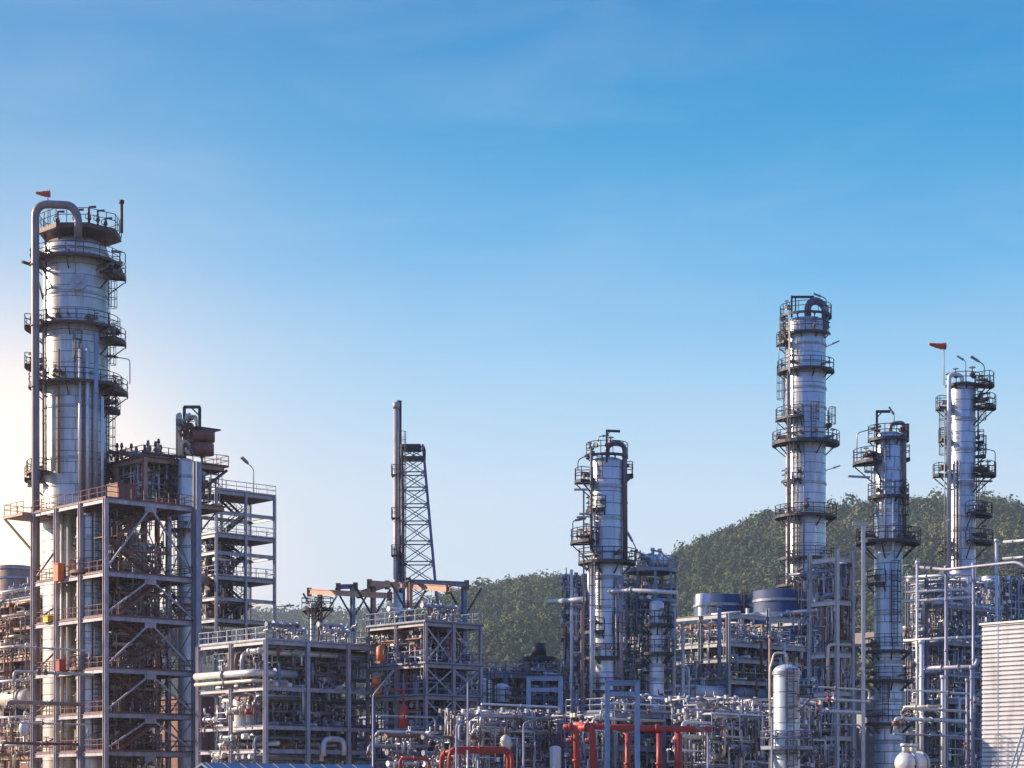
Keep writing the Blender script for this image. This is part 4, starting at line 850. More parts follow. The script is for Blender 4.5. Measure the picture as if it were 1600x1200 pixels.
b = MB(); b.bar(W(912, 763, DN-1.6)-o_, W(912, 1140, DN-1.6)-o_, .16, .16); obj('standpipe', b, TANST, Nn)
def standpipe(px, D, y0, y1, r, m, label, arms=(), name='standpipe', cat='pipe'):
    q = W(px, y1, D); root = thing(name, label, cat, (q.x, q.y, 0)); b = MB(); z0 = max(0, wz(y0, D)); b.tube([(0,0,z0), (0,0,q.z)], r, 10)
    zz = z0+3
    while zz < q.z-1: flange(b, (0,0,zz), (0,0,1), r*.85, t=.07); zz += random.uniform(3, 6)
    obj('pipe_run', b, m, root)
    if arms:
        for dx, y, L_ in arms: b = MB(); z = wz(y, D); b.tube([(0,0,z), (L_*D/F, 0, z)], r*.6, 8); obj('branch', b, m, root)
    else: b = MB(); b.tube([(0,0,q.z-.3), (0,0,q.z)], r*1.5, 10); obj('cap', b, m, root)
    return root
standpipe(893, 200, 1250, 890, .16, WHITE, 'sunlit white standpipe left of the centre column', arms=((0, 898, -7), (0, 1020, 18)))
standpipe(899, 203, 1250, 1010, .3, NAVY, 'dark blue standpipe just behind the white one left of the centre column')
standpipe(909, 199, 1250, 945, .13, TANST, 'tan standpipe nearest the centre column on its left', arms=((0, 947, -18),))
b = thing('pipe', 'thick white horizontal pipe end sticking out left of the centre column', 'pipe', W(857, 941, 202)); mb = MB(); mb.tube([(0,0,0), W(912, 936, 196)-W(857, 941, 202)], .26, 12); obj('pipe_run', mb, WHITE, b); mb = MB(); mb.tube([(0,0,0), (.15,-.01,.01)], .34, 12); obj('end_cap', mb, WHITE, b)
b = thing('pipe', 'long white pipe crossing in front of the centre column', 'pipe', W(921, 880, 196)); o0 = W(921, 880, 196); mb = MB(); mb.tube(bend([Vector((0,0,0)), W(921, 926, 196)-o0, W(985, 922, 193)-o0, W(1058, 926, 190)-o0], .5), .2, 10); obj('pipe_run', mb, WHITE, b); mb = MB(); flange(mb, W(985, 922, 193)-o0, (1,0,0), .2); obj('flange', mb, PIPEG, b)
# tangle around the centre column's foot
gN = Grid(903, 204)
tangle(gN, (-1.2, 1.2), (-1, 1), (13, gN.z(900)), 40, CL2+[TANST, CREAM], 'process pipe climbing around the centre column', 'pipes around the centre column', seed=18)
for j in range(8): manifold(gN, -1.0, -.8+.5*(j % 2), gN.z(905+j*34), 1.9, 'u' if j % 2 else 'v', 7, 2.0, CL2+[TANST], 'valve manifold beside the centre column', 'manifolds beside the centre column', seed=280+j)
# ============================================================ O: round platform structure
DO = 200; q = W(1018, 890, DO); O_ = thing('round_platform', 'round grey platform on posts with a white drum right of the centre column', 'platform', (q.x, q.y, 0)); ro = 40*DO/F
sector(O_, q.z, .05, -180, 180, ro, m=NAVY, fill=0, brackets=False, th=.35); sector(O_, wz(938, DO), .05, -180, 180, ro*.95, m=NAVY, fill=0, brackets=False, th=.3)
for a in (-175, -130, -85, -40, -5, 60, 120):
    b = MB(); b.bar((ro*.92*cos(R(a)), ro*.92*sin(R(a)), wz(1000, DO)), (ro*.92*cos(R(a)), ro*.92*sin(R(a)), q.z-.36), .22, .22); obj('post', b, NAVY, O_)
gO = Grid(1010, 200)
exchanger(gO, -.6, -1.2, q.z+.75, 2.2, .5, 'u', WHITE, 'white drum lying on the round grey platform')
cabinet(gO, 1.3, -.9, q.z+.1, (.9, .8, .9), WHITE, 'white box on the round grey platform')
for j in range(7): manifold(gO, -2.2+.5*(j % 4), -1+.5*(j % 3), (q.z+1.1) if j < 2 else q.z-.8-j*.5, 2.6, 'u', 7, 1.2, CL2+[CREAM], 'small valve manifold at the round grey platform', 'manifolds at the round grey platform', seed=300+j)
tangle(gO, (-2.2, 2.2), (-2, 2), (q.z-9, q.z-1), 16, CL2+[CREAM], 'process pipe below the round grey platform', 'pipes under the round grey platform', seed=19)
tangle(gO, (-2.5, 5), (-2, 4), (13, q.z-8), 28, CL2+[CREAM, TANST], 'process pipe packed behind the short banded column', 'pipes behind the short banded column', seed=20)
flood(O_, (-.9, -ro*.8, q.z), 1.3, (-.8, 0, .2), DARK, head=.3); flood(O_, (1.0, -ro*.8, q.z), 1.4, (-.4, 0, .1), DARK, head=.3)
Pp = vessel('short banded column below the round grey platform', 1026, 194, 11.5, 938, clad(.5), rings=(1040, 1062, 1090), seg=32, plats=[(976, -200, 20, 1.0, dict(fill=3)), (1020, -200, 20, 1.0, dict(fill=3))], ladders=[(-50, 1016, 978)])
# ============================================================ Q: pipe racks between the centre column and the tall right column
gQ = Grid(1138, 205)
Q_, zQ, luQ, lvQ = frame('many tiered pipe rack in front of the dark blue tanks', gQ, 1262, 1052, [958, 1003, 1028, 1062, 1100, 1140, 1176], mc=PIPEG, md=DARK, mr=PIPEG, nu=2, nv=2, cw=.36, decks=(1, 3, 5), rails=(1,), name='pipe_rack', cat='pipe rack', cols={(1,0): 945, (2,0): 985})
for j, (y, n) in enumerate(((958, 4), (1003, 7), (1028, 7), (1062, 8), (1100, 8), (1140, 8), (1176, 7))):
    bank(gQ, -.2, luQ, .3, lvQ-.3, gQ.z(y), 'v', n, CL2+[CREAM], 'sunlit lagged pipe across a tier of the many tiered pipe rack', 'cross pipes on the many tiered rack', seed=320+j, over=1.0)
for j in range(20): manifold(gQ, .2+(j % 3)*3.4, .6+(j//4)*1.6, gQ.z((975, 992, 1014, 1045, 1078, 1090, 1120, 1155, 1168)[j % 9]), 3.8, 'u' if j % 3 else 'v', 8, 1.6, CL2+[CREAM], 'valve manifold on the many tiered pipe rack', 'manifolds on the many tiered rack', seed=340+j)
tangle(gQ, (0, luQ), (.5, lvQ), (13, gQ.z(970)), 50, CL2+[CREAM], 'process pipe threaded through the many tiered pipe rack', 'pipes inside the many tiered rack', seed=21, rmax=.22)
for x, y, D, l_ in ((1053, 943, 196, 'left'), (1067, 972, 195, 'right')): standpipe(x, D, 1240, y, .17, CREAM, '%s hand one of the two cream standpipes right of the short banded column' % l_)
standpipe(1124, 196, 1058, 944, .2, NAVY, 'blue grey standpipe in front of the left blue tank')
standpipe(1203, 188, 1250, 992, .13, TANST, 'thin pinkish standpipe left of the pale round topped vessel')
exchanger(gQ, -6.5, 1, gQ.z(1084), 7, .8, 'u', SHEET, 'long pale exchanger below the short banded column')
exchanger(gQ, 1.5, .6, gQ.z(1082), 5, .7, 'u', NAVY, 'dark blue exchanger on a middle tier of the many tiered rack')
# ============================================================ blue tanks
for x, D, rp, yt, l_, ex in ((1130, 226, 46, 930, 'left dark blue storage tank with a white vent on its roof', 1), (1220, 222, 43, 922, 'middle dark blue storage tank with a vertical seam', 0), (1262, 224, 58, 950, 'wide dark blue storage tank behind the tall right column', 0), (1572, 268, 62, 905, 'dark blue storage tank at the right edge behind the corrugated building', 0), (1480, 275, 60, 918, 'dark blue storage tank behind the foot of the rightmost column', 0)):
    t_ = vessel(l_, x, D, rp, yt, BLUEP, name='storage_tank', cat='tank', head=.06, rings=(yt+18, yt+40), seg=64)
    ladder(t_, (cos(R(-60))*(t_['r']+.3), sin(R(-60))*(t_['r']+.3)), 0, wz(yt, D), (cos(R(-60)), sin(R(-60))), cage=True, m=DARK)
for x, D, rp, y, l_ in ((1099, 222, 12, 931, 'white vent cap on the left dark blue tank'), (1545, 258, 11, 903, 'cream vent cap left of the right edge on a dark blue tank'), (1484, 262, 10, 905, 'cream vent cap at the foot of the rightmost column')):
    q = W(x, y, D); rr = rp*D/F; r_ = thing('vent_cap', l_, 'vent', (q.x, q.y, q.z-1.1)); b = MB(); b.lathe([(rr*1, 0), (rr, 1.2), (rr*.9, 1.3), (.01, 1.32)], 24); obj('cap', b, WHITE, r_); b = MB(); b.lathe([(rr*.7, -2.5), (rr*.7, 0)], 20); obj('neck', b, WHITE, r_)
# ============================================================ R: tall right column
DR = 236
Rr = vessel('tallest column on the right with a thick hooked vapour pipe at its crown', 1259, DR, 31, 496, clad(2.0), rings=(541, 609, 639, 757, 800), head=.3, seg=64,
   plats=[(494, -215, 20, .7, dict(fill=5)), (523, -200, -20, .6, dict(fill=2)), (580, -215, 15, 1.0, dict(fill=4)), (655, 165, 255, 1.2, dict(fill=3)), (692, -215, 35, 1.6, dict(fill=7, th=.35)), (752, 185, 250, .6, dict(fill=2)), (807, -220, 40, 1.3, dict(fill=5)), (873, 180, 360, 1.0, dict(fill=2)), (915, -200, 20, 1.1, dict(fill=3)), (537, 168, 215, 1.1, dict(fill=3)), (663, -15, 15, .7, dict(fill=0))],
   ladders=[(205, 580, 500), (190, 655, 582), (215, 692, 655), (-78, 692, 640), (235, 752, 694), (228, 807, 752), (240, 912, 809), (0, 692, 640)])
o_ = Vector((Rr.location.x, DR, 0))
vpipe(Rr, [(1262, 500), (1262, 476), (1274, 468), (1289, 478), (1289, 515), (1282, 528), (1276, 545)], DR-1.0, .42, mat('hook_pipe', (.14,.13,.20), .35, .38, .3, 1, (.2,.1,.1), .4), n=16, rad=1.1)['label'] = 'thick dark hooked vapour pipe over the crown'
b = MB(); b.bar(W(1237, 496, DR-1)-o_, W(1237, 462, DR-1)-o_, .2, .2); b.bar(W(1236, 464, DR-1)-o_, W(1272, 464, DR-1)-o_, .22, .26); b.bar(W(1243, 490, DR-1)-o_, W(1243, 466, DR-1)-o_, .14, .14); obj('davit', b, DARK, Rr)
flood(Rr, W(1291, 480, DR)-o_, 1.0, (-.9, 0, .35), DARK, head=.35)
for x, y0, y1, rr, m in ((1234, 500, 915, .13, CREAM), (1240, 530, 900, .1, CREAM), (1231, 580, 915, .09, RUSTP), (1246, 700, 915, .09, WHITE), (1256, 640, 900, .08, PIPEG)): vpipe(Rr, [(x, y0), (x, y1)], DR-2.35, rr, m, n=7)
for x, y, a in ((1217, 580, 3.0), (1214, 690, 2.3)): flood(Rr, W(x, y, DR)-o_, a, (.6, 0, .2), PIPEG, head=.25)
flood(Rr, W(1290, 545, DR)-o_, .2, (1.1, 0, .5), DARK, head=.3); flood(Rr, W(1290, 738, DR)-o_, .2, (1.2, 0, .4), PIPEG, head=.3); flood(Rr, W(1302, 847, DR)-o_, .1, (-1.4, 0, -.5), WHITE, head=.3)
# ============================================================ S: white portal frames
gS = Grid(1308, 190)
S_, zS, luS, lvS = frame('bright white steel frame in front of the tall right column', gS, 1332, 1265, [870, 938, 1020, 1080, 1150], mc=mat('white_steel', (.66,.63,.60), .1, .45, .2, 1.0, (.3,.22,.2), .4), md=NAVY, nu=1, nv=1, cw=.32, ytop=858, decks=(1, 2, 3), rails=(2,), name='steel_frame', cat='steel frame')
tp = thing('tee_post', 'bright white post with a T shaped top left of the pale blue grey column', 'post', (wx(1349, 186), 186, 0)); b = MB(); b.ibeam((0,0,0), (0,0,wz(822,186)), .3, .3, t=.05, up=(0,1,0)); obj('post', b, MATS['white_steel'], tp); b = MB(); b.ibeam((-1.0,0,wz(821,186)+.15), (.5,0,wz(821,186)+.15), .3, .3, t=.05); obj('arm', b, MATS['white_steel'], tp)
tangle(gS, (.2, luS), (.2, lvS), (13, gS.z(880)), 40, CL2+[CREAM], 'process pipe inside the bright white steel frame', 'pipes inside the white frame', seed=22, rmax=.26)
for j in range(12): manifold(gS, .2+(j % 2)*1.2, .5+(j % 4), gS.z((890, 925, 950, 1000, 1035, 1060, 1100, 1130, 1165, 1190)[j % 10]), 3.6, 'u' if j % 2 else 'v', 7, 1.8, CL2+[CREAM], 'valve manifold inside the bright white steel frame', 'manifolds in the white frame', seed=380+j)
pipe_thing(gS, [(-1.2, .1, gS.z(1075)), (-1.2, .1, gS.z(1008)), (5.5, .1, gS.z(1004)), (5.5, .1, gS.z(1035))], .15, CREAM, 'thick cream pipe bent in a square arch before the white steel frame', None, name='pipe_loop', rad=.5, n=12)
# ============================================================ T: blue grey column
DT = 192
T_ = vessel('pale blue grey column with stacked side platforms right of the white frames', 1388, DT, 22, 674, mat('bluish_jacket', (.58,.64,.70), .45, .38, .14, .6, (.3,.3,.33), .35, panels=(1.5, 2.0, 1.1)), rings=(735, 800, 858, 905, 960, 1035, 1060, 1095, 1160), head=.35,
   plats=[(686, -200, 25, .6, dict(fill=5)), (723, 160, 235, 2.0, dict(fill=5)), (776, -205, 20, .6, dict(fill=4)), (847, -215, 35, 1.7, dict(fill=6)), (912, 180, 250, .8, dict(fill=1)), (1017, -200, 20, .9, dict(fill=3)), (1063, -200, 20, 1.0, dict(fill=3)), (1130, -200, 20, 1.0, dict(fill=3)), (716, -15, 15, .7, dict(fill=1))],
   ladders=[(-105, 723, 688), (200, 776, 725), (215, 847, 778), (-80, 1012, 892), (-110, 1128, 1065), (-55, 845, 778)])
o_ = Vector((T_.location.x, DT, 0))
b = MB(); b.bar(W(1370, 724, DT-1)-o_, W(1370, 642, DT-1)-o_, .2, .2); b.bar(W(1369, 643, DT-1)-o_, W(1391, 643, DT-1)-o_, .2, .24); b.bar(W(1370, 653, DT-1)-o_, W(1378, 644, DT-1)-o_, .1, .1); obj('davit', b, DARK, T_)
vpipe(T_, [(1391, 680), (1391, 662), (1413, 660), (1413, 840)], DT-.8, .2, PIPED, rad=.5); vpipe(T_, [(1395, 738), (1395, 862), (1372, 864)], DT-1.6, .12, WHITE); vpipe(T_, [(1383, 700), (1383, 850)], DT-1.5, .1, PIPEG)
vpipe(T_, [(1418, 690), (1418, 662)], DT, .16, DARK)
flood(T_, W(1339, 720, DT)-o_, 2.6, (1.6, 0, .45), PIPEG, head=.4); flood(T_, W(1397, 668, DT)-o_, 1.2, (-.2, 0, .3), PIPEG, head=.3)
for x0, y, w_ in ((1325, 744, 34), (1350, 736, 18)): b = MB(); b.bar(W(x0, y, DT-1)-o_, W(x0+w_, y+2, DT-1)-o_, .5, .14); obj('cable_tray', b, PIPEG, T_)
# ============================================================ U: rightmost column
DU = 222
U_ = vessel('rightmost column with a red windsock and a white riser down its left side', 1504, DU, 20, 596, clad(1.5), rings=(656, 704, 760, 830), head=.35,
   plats=[(602, -180, 10, .5, dict(fill=4)), (602, -45, 15, 2.0, dict(fill=1)), (637, -50, 12, 2.2, dict(fill=3)), (637, 165, 200, 1.5, dict(fill=1)), (687, 165, 200, 1.2, dict(fill=1)), (690, -20, 12, .9, dict(fill=1)), (742, 165, 205, 1.8, dict(fill=4)), (742, -55, 15, 2.2, dict(fill=5)), (805, -90, 25, 1.8, dict(fill=5)), (848, -90, 25, 1.9, dict(fill=5)), (858, 165, 205, 1.3, dict(fill=2)), (712, -20, 12, 1.1, dict(fill=3))],
   ladders=[(-40, 637, 604), (-25, 690, 640), (-35, 805, 744), (180, 742, 640), (-20, 742, 692)])
o_ = Vector((U_.location.x, DU, 0))
vpipe(U_, [(1503, 600), (1503, 587), (1483, 583), (1483, 890)], DU-1.5, .23, WHITE, rad=.7, n=12)['label'] = 'white riser with a bent top'
for x, rr, m in ((1476, .07, PIPEG), (1496, .1, PIPED), (1491, .12, CREAM), (1500, .1, WHITE)): vpipe(U_, [(x, 640 if x < 1480 else 720), (x, 890)], DU-1.55, rr, m, n=7)
pl = vpipe(U_, [(1475, 602), (1475, 540)], DU-.5, .05, TANST, n=6); pl.name = 'windsock_pole'
mb = sock(W(1477, 541, DU-.5)-o_, [(0,0,0), (-.6,0,.02), (-1.2,0,.12), (-1.75,0,.26)], [.36, .31, .22, .13]); obj('windsock', mb, SOCK, pl)['label'] = 'red windsock blowing to the left'
flood(U_, W(1509, 602, DU-1)-o_, 2.6, (-.5, 0, .3), WHITE, head=.3); flood(U_, W(1538, 602, DU-1)-o_, 2.2, (-.8, 0, .5), DARK, head=.45)
flood(U_, W(1555, 742, DU-1)-o_, 2.6, (-1.2, 0, .2), PIPEG, head=.3)
for x0, y, w_ in ((1524, 752, 26), (1498, 750, 22)): b = MB(); b.bar(W(x0, y, DU-2)-o_, W(x0+w_, y, DU-2)-o_, .5, .14); obj('cable_tray', b, WHITE if x0 < 1510 else DARK, U_)
standpipe(1551, 214, 850, 755, .08, NAVY, 'thin dark mast right of the rightmost column') if False else None
# ============================================================ V: right hand pipe racks
gV = Grid(1478, 196)
V_, zV, luV, lvV = frame('open pipe rack between the pale blue grey column and the corrugated building', gV, 1560, 1418, [905, 945, 1003, 1052, 1095, 1150], mc=GALV, md=NAVY, mr=PIPEG, nu=2, nv=2, cw=.3, ytop=890, decks=(2, 4), rails=(4,), name='pipe_rack', cat='pipe rack', beamh=.28)
for j, (y, n) in enumerate(((905, 5), (945, 5), (1003, 6), (1052, 6), (1095, 6), (1150, 6))):
    bank(gV, .2, luV, .3, lvV-.3, gV.z(y), 'u' if j % 2 else 'v', n, [WHITE, CREAM, WHITE, GALV, PIPEG], 'bright lagged pipe on a tier of the right hand pipe rack', 'pipes on the right hand rack', seed=420+j, over=1.5, r=(.1, .24))
tangle(gV, (0, luV), (.3, lvV), (13, gV.z(900)), 44, [WHITE, CREAM, PIPEG, NAVY, WHITE, GALV], 'process pipe threaded through the right hand pipe rack', 'pipes inside the right hand rack', seed=23, rmax=.24)
for j in range(14): manifold(gV, .2+(j % 3)*1.6, .4+(j % 5), gV.z((918, 955, 975, 1015, 1035, 1070, 1110, 1130, 1165, 1185)[j % 10]), 3.2, 'u' if j % 2 else 'v', 7, 1.7, CL2+[CREAM], 'valve manifold on the right hand pipe rack', 'manifolds on the right hand rack', seed=440+j)
for x, D, y0, y1, rr, m, l_ in ((1433, 186, 1110, 876, .12, WHITE, 'first tall white pole from the pale blue grey column'), (1478, 184, 1140, 884, .12, GALV, 'second tall grey pole from the pale blue grey column'), (1521, 182, 1050, 880, .13, GALV, 'third tall grey pole before the rightmost column'), (1557, 196, 985, 842, .15, WHITE, 'tall white pole rising behind the corrugated building'), (1440, 182, 1180, 1000, .19, WHITE, 'short thick white pole low right of the pale blue grey column'), (1473, 180, 1190, 1055, .16, WHITE, 'short thick white pole in the middle of the right hand rack'), (1511, 178, 1250, 1060, .12, GALV, 'grey pole low before the corrugated building, inner one'), (1518, 176, 1250, 1040, .13, GALV, 'grey pole beside the edge of the corrugated building')):
    standpipe(x, D, 1250, y1, rr, m, l_, name='pole', cat='pole')
def xpipe(pts, r, m, label):
    o0 = W(*pts[0]); root = thing('pipe', label, 'pipe', o0); b = MB(); b.tube(bend([W(*p)-o0 for p in pts], r*4), r, 10); obj('pipe_run', b, m, root)
    b = MB(); a = W(*pts[0])-o0; c = W(*pts[1])-o0
    for k in (.33, .66): flange(b, a.lerp(c, k), c-a, r*.9, t=.06)
    obj('flange', b, m, root); return root
xpipe([(1415, 884, 190), (1478, 890, 182), (1590, 878, 176), (1612, 892, 175)], .14, GALV, 'long grey pipe sagging past the foot of the rightmost column')
xpipe([(1566, 847, 196), (1620, 843, 190)], .14, WHITE, 'upper white pipe at the right edge above the corrugated building')
xpipe([(1566, 873, 196), (1620, 869, 190)], .14, WHITE, 'lower white pipe at the right edge above the corrugated building')
xpipe([(1412, 902, 188), (1520, 897, 184)], .14, WHITE, 'white pipe just below the long grey sagging pipe')
xpipe([(1412, 925, 188), (1522, 920, 186)], .13, WHITE, 'upper one of the pair of white pipes crossing the three poles')
xpipe([(1412, 940, 188), (1522, 933, 186)], .15, WHITE, 'lower one of the pair of white pipes crossing the three poles')
xpipe([(1412, 1001, 186), (1540, 994, 184)], .13, WHITE, 'white pipe crossing the poles level with the top of the corrugated building')
xpipe([(1445, 1044, 182), (1524, 1042, 180), (1528, 1030, 180)], .2, GALV, 'thick grey beam pipe ending at the corrugated building')
xpipe([(1412, 1105, 182), (1470, 1103, 180)], .13, CREAM, 'cream pipe low between the pale blue grey column and the poles')
gX = Grid(1590, 215)
frame('small steel frame at the right edge above the corrugated building', Grid(1590, 222), 1640, 1560, [905, 930], mc=NAVY, md=DARK, nu=1, nv=1, cw=.3, name='steel_frame', cat='steel frame')
tangle(Grid(1590, 222), (-2, 3), (0, 3), (30, 36), 14, CL2, 'process pipe above the corrugated building at the right edge', 'pipes at the right edge', seed=25)
# ============================================================ W: pale round topped vessel
Wv = vessel('pale round topped vessel with a caged ladder in the lower right', 1229, 160, 21, 1038, mat('pale_jacket', (.62,.66,.66), .3, .4, .12, .6, (.35,.33,.3), .3, panels=(1.2, 2.0, 1.2)), name='vertical_vessel', cat='vessel', head=.5, seg=40, ladders=[(-85, 1168, 1046), (-85, 1240, 1170)], plats=[(1166, -200, 20, 1.0, dict(m=NAVY, fill=3)), (1085, -40, 30, 1.4, dict(m=NAVY, fill=1))], rings=(1052, 1148))
vpipe(Wv, [(1229, 1045), (1229, 1020), (1210, 1020), (1203, 1045), (1203, 1240)], 160, .08, CREAM)
# X: blue white bullet with red saddles
gB = Grid(1412, 165)
bx_ = exchanger(gB, 0, 0, gB.z(1194), 2.2, .95, 'u', SHEET, 'bluish white domed bullet tank at the bottom right', name='bullet_tank', cat='tank')
for x in (1430, 1463): q = W(x, 1212, 161); r_ = thing('motor', 'left red motor below the domed bullet tank' if x < 1440 else 'right red motor below the domed bullet tank', 'motor', q); b = MB(); b.lathe([(.01,-.8),(.6,-.8),(.62,0),(.5,.4),(.01,.5)], 16); obj('motor_body', b, RED, r_); b = MB(); b.tube([(0,0,.4),(0,0,.8)], .12, 8); obj('shaft', b, DARK, r_)
# ============================================================ Y: corrugated building
gY = Grid(1536, 150)
def corrugated(g, lu, lv, ytop, label):
    root = thing('corrugated_building', label, 'building', g.loc(), PHI); z1 = g.z(ytop)
    b = MB(); n = int(z1/.34)
    # louvred cladding: profile up the wall swept round
    prof = []
    for i in range(n+1):
        z = i*.34; prof += [(0, z), (.15, z+.04), (.15, z+.22), (0, z+.33)]
    prof = [(d, min(z, z1)) for d, z in prof]
    def strip(a, c, nrm):
        base = len(b.v)
        for d, z in prof:
            b.v.append((a[0]+nrm[0]*d, a[1]+nrm[1]*d, z)); b.v.append((c[0]+nrm[0]*d, c[1]+nrm[1]*d, z))
        for i in range(len(prof)-1): b.face([base+2*i, base+2*i+1, base+2*i+3, base+2*i+2])
    strip((0, 0), (lu, 0), (0, -1)); strip((0, lv), (0, 0), (-1, 0)); b.box(.01, lu, .01, lv, 0, z1-.02)
    for k in range(int(lv/2.6)): b.bar((-.165, 1.4+k*2.6, 0), (-.165, 1.4+k*2.6, z1-.01), .05, .02)
    obj('wall', b, mat('corrugated_sheet', (.62, .61, .62), .15, .5, .2, .25, (.3,.28,.27), .5), root)
    b = MB(); b.box(-.25, lu+.2, -.25, lv+.2, z1, z1+.14); obj('roof', b, SHEET, root)
    b = MB(); b.bar((-.12, -.12, 0), (-.12, -.12, z1), .2, .2); obj('corner_trim', b, SHEET, root)
    for k, u in enumerate((1.0, 2.2, 3.6)): b = MB(); b.tube([(.6+u*.2, u, z1+.1), (.6+u*.2, u, z1+1.0)], .16, 8); obj('roof_vent', b, PIPEG, root)
    return root
# its sunlit side faces left front
gY = Grid(1680, 150); lvY = gY.v(1536)
Y_ = corrugated(gY, 9, lvY, 966, 'corrugated pale building at the bottom right corner with shadows across it')
b = thing('handrail', 'white sloping handrail in front of the corrugated building', 'handrail', W(1600, 1130, 140)); o0 = W(1600, 1130, 140); mb = MB()
for dy in (0, .45): mb.bar(W(1608, 1112, 140)-o0+Vector((0,0,-dy*2.4)), W(1572, 1225, 140)-o0+Vector((0,0,-dy*2.4)), .09, .12)
obj('rail', mb, WHITE, b); mb = MB()
for t in (.2, .5, .8): p = W(1608, 1112, 140).lerp(W(1572, 1225, 140), t)-o0; mb.bar(p+Vector((0,0,-1.2)), p, .06, .06)
obj('baluster', mb, WHITE, b)
# ============================================================ red fire water pipes
def rpipe(pts, r, label, drops=(), D=170, m=None):
    o0 = W(*pts[0]); root = thing('red_pipe', label, 'pipe', o0); m = m or RED; b = MB(); b.tube(bend([W(*p)-o0 for p in pts], r*3, 6), r, 14); obj('pipe_run', b, m, root)
    for i in range(len(pts)-1):
        a = W(*pts[i])-o0; c = W(*pts[i+1])-o0; fb = MB(); flange(fb, a.lerp(c, .5), c-a, r*.95, t=.09); obj('flange', fb, m, root)
    return root
DR_ = 160
rpipe([(690, 1240, DR_), (690, 1178, DR_), (704, 1174, DR_-1), (795, 1173, DR_-1), (795, 1240, DR_-1)], .2, 'red pipe bent like a gate low in the centre')
rpipe([(702, 1240, DR_-3), (702, 1180, DR_-3), (708, 1169, DR_-3), (790, 1169, DR_-3), (800, 1180, DR_-3), (800, 1240, DR_-3)], .15, 'second red gate shaped pipe just behind the first')
rpipe([(625, 1240, DR_-4), (625, 1185, DR_-4), (670, 1185, DR_-4), (670, 1240, DR_-4)], .12, 'small low red pipe hoop left of the gate shaped pipes')
rpipe([(880, 1136, DR_), (900, 1136, DR_), (902, 1240, DR_)], .24, 'leftmost of the thick red pipes bending down to the ground')
rpipe([(905, 1137, DR_+.5), (926, 1137, DR_), (928, 1240, DR_)], .25, 'second thick red pipe bending down right of the leftmost')
rpipe([(896, 1132, DR_+2), (940, 1136, DR_+1.6), (1112, 1140, DR_+1)], .24, 'long dark red pipe running right above the red risers')
for x, l_, rr in ((981, 'red riser under the long red pipe inside the blue portal frame', .22), (1030, 'red riser under the long red pipe right of the blue portal frame', .22), (1060, 'thickest red riser at the right end of the long red pipe', .3)): rpipe([(x, 1240, DR_), (x, 1146, DR_)], rr, l_)
rpipe([(885, 1156, DR_-1), (900, 1156, DR_-1)], .12, 'small orange red branch stub on the leftmost red pipe'); 
rpipe([(914, 1156, DR_-1), (926, 1156, DR_-1)], .12, 'small orange red branch stub on the second red pipe')
# blue portal frames
def portal(x0, x1, yt, yb, D, m, label, w=.38, mid=True):
    q = W(x0, yt, D); root = thing('portal_frame', label, 'steel frame', (q.x, q.y, 0)); L_ = (x1-x0)*D/F; z = q.z
    for s in (0, L_): b = MB(); b.ibeam((s, 0, 0), (s, 0, z), w, w, t=.05, up=(0,1,0)); obj('column', b, m, root)
    b = MB(); b.ibeam((-w/2, 0, z-.2+w/2), (L_+w/2, 0, z-.2+w/2), w*.8, .4, t=.05); obj('beam', b, m, root)
    if mid: b = MB(); b.bar((w/2, 0, wz(yb, D)), (L_-w/2, 0, wz(yb, D)), .2, .34); obj('beam', b, m, root)
    return root
STB = mat('steel_blue', (.26,.36,.50), .1, .5, .25, 1.0, (.14,.12,.12), .4)
portal(949, 996, 1067, 1084, 158, STB, 'blue grey portal frame standing among the red pipes')
portal(826, 876, 1060, 1078, 176, STB, 'blue grey portal frame left of the centre column')
gP = Grid(960, 172)
P_, zP, luP, lvP = frame('low dark platform with brown trim behind the red pipes', gP, 1180, 930, [1112, 1165], mc=NAVY, md=DARK, mr=NAVY, nu=3, nv=1, cw=.3, decks=(0,), rails=(0,), lv=6, name='low_platform', cat='platform')
tangle(gP, (-3, luP+3), (.5, 7), (12.5, gP.z(1118)), 60, CL2+[CREAM, WHITE], 'process pipe behind the red pipes under the low dark platform', 'pipes under the low platform', seed=26)
for j in range(18): manifold(gP, -2+j*.95, .6+(j % 4)*1.3, (gP.z(1148) if j % 3 else gP.z(1190)), 3.0, 'u', 8, 1.6, CL2+[CREAM, YELLOW if j == 7 else WHITE], 'valve manifold under the low dark platform', 'manifolds under the low platform', seed=460+j)
for j in range(8): manifold(gP, j*1.8, 1+(j % 3), gP.z(1088)+.2*(j % 3), 3.4, 'u', 8, 1.3, CL2+[CREAM, YELLOW if j == 1 else WHITE], 'valve manifold on top of the low dark platform', 'manifolds on the low platform', seed=480+j)
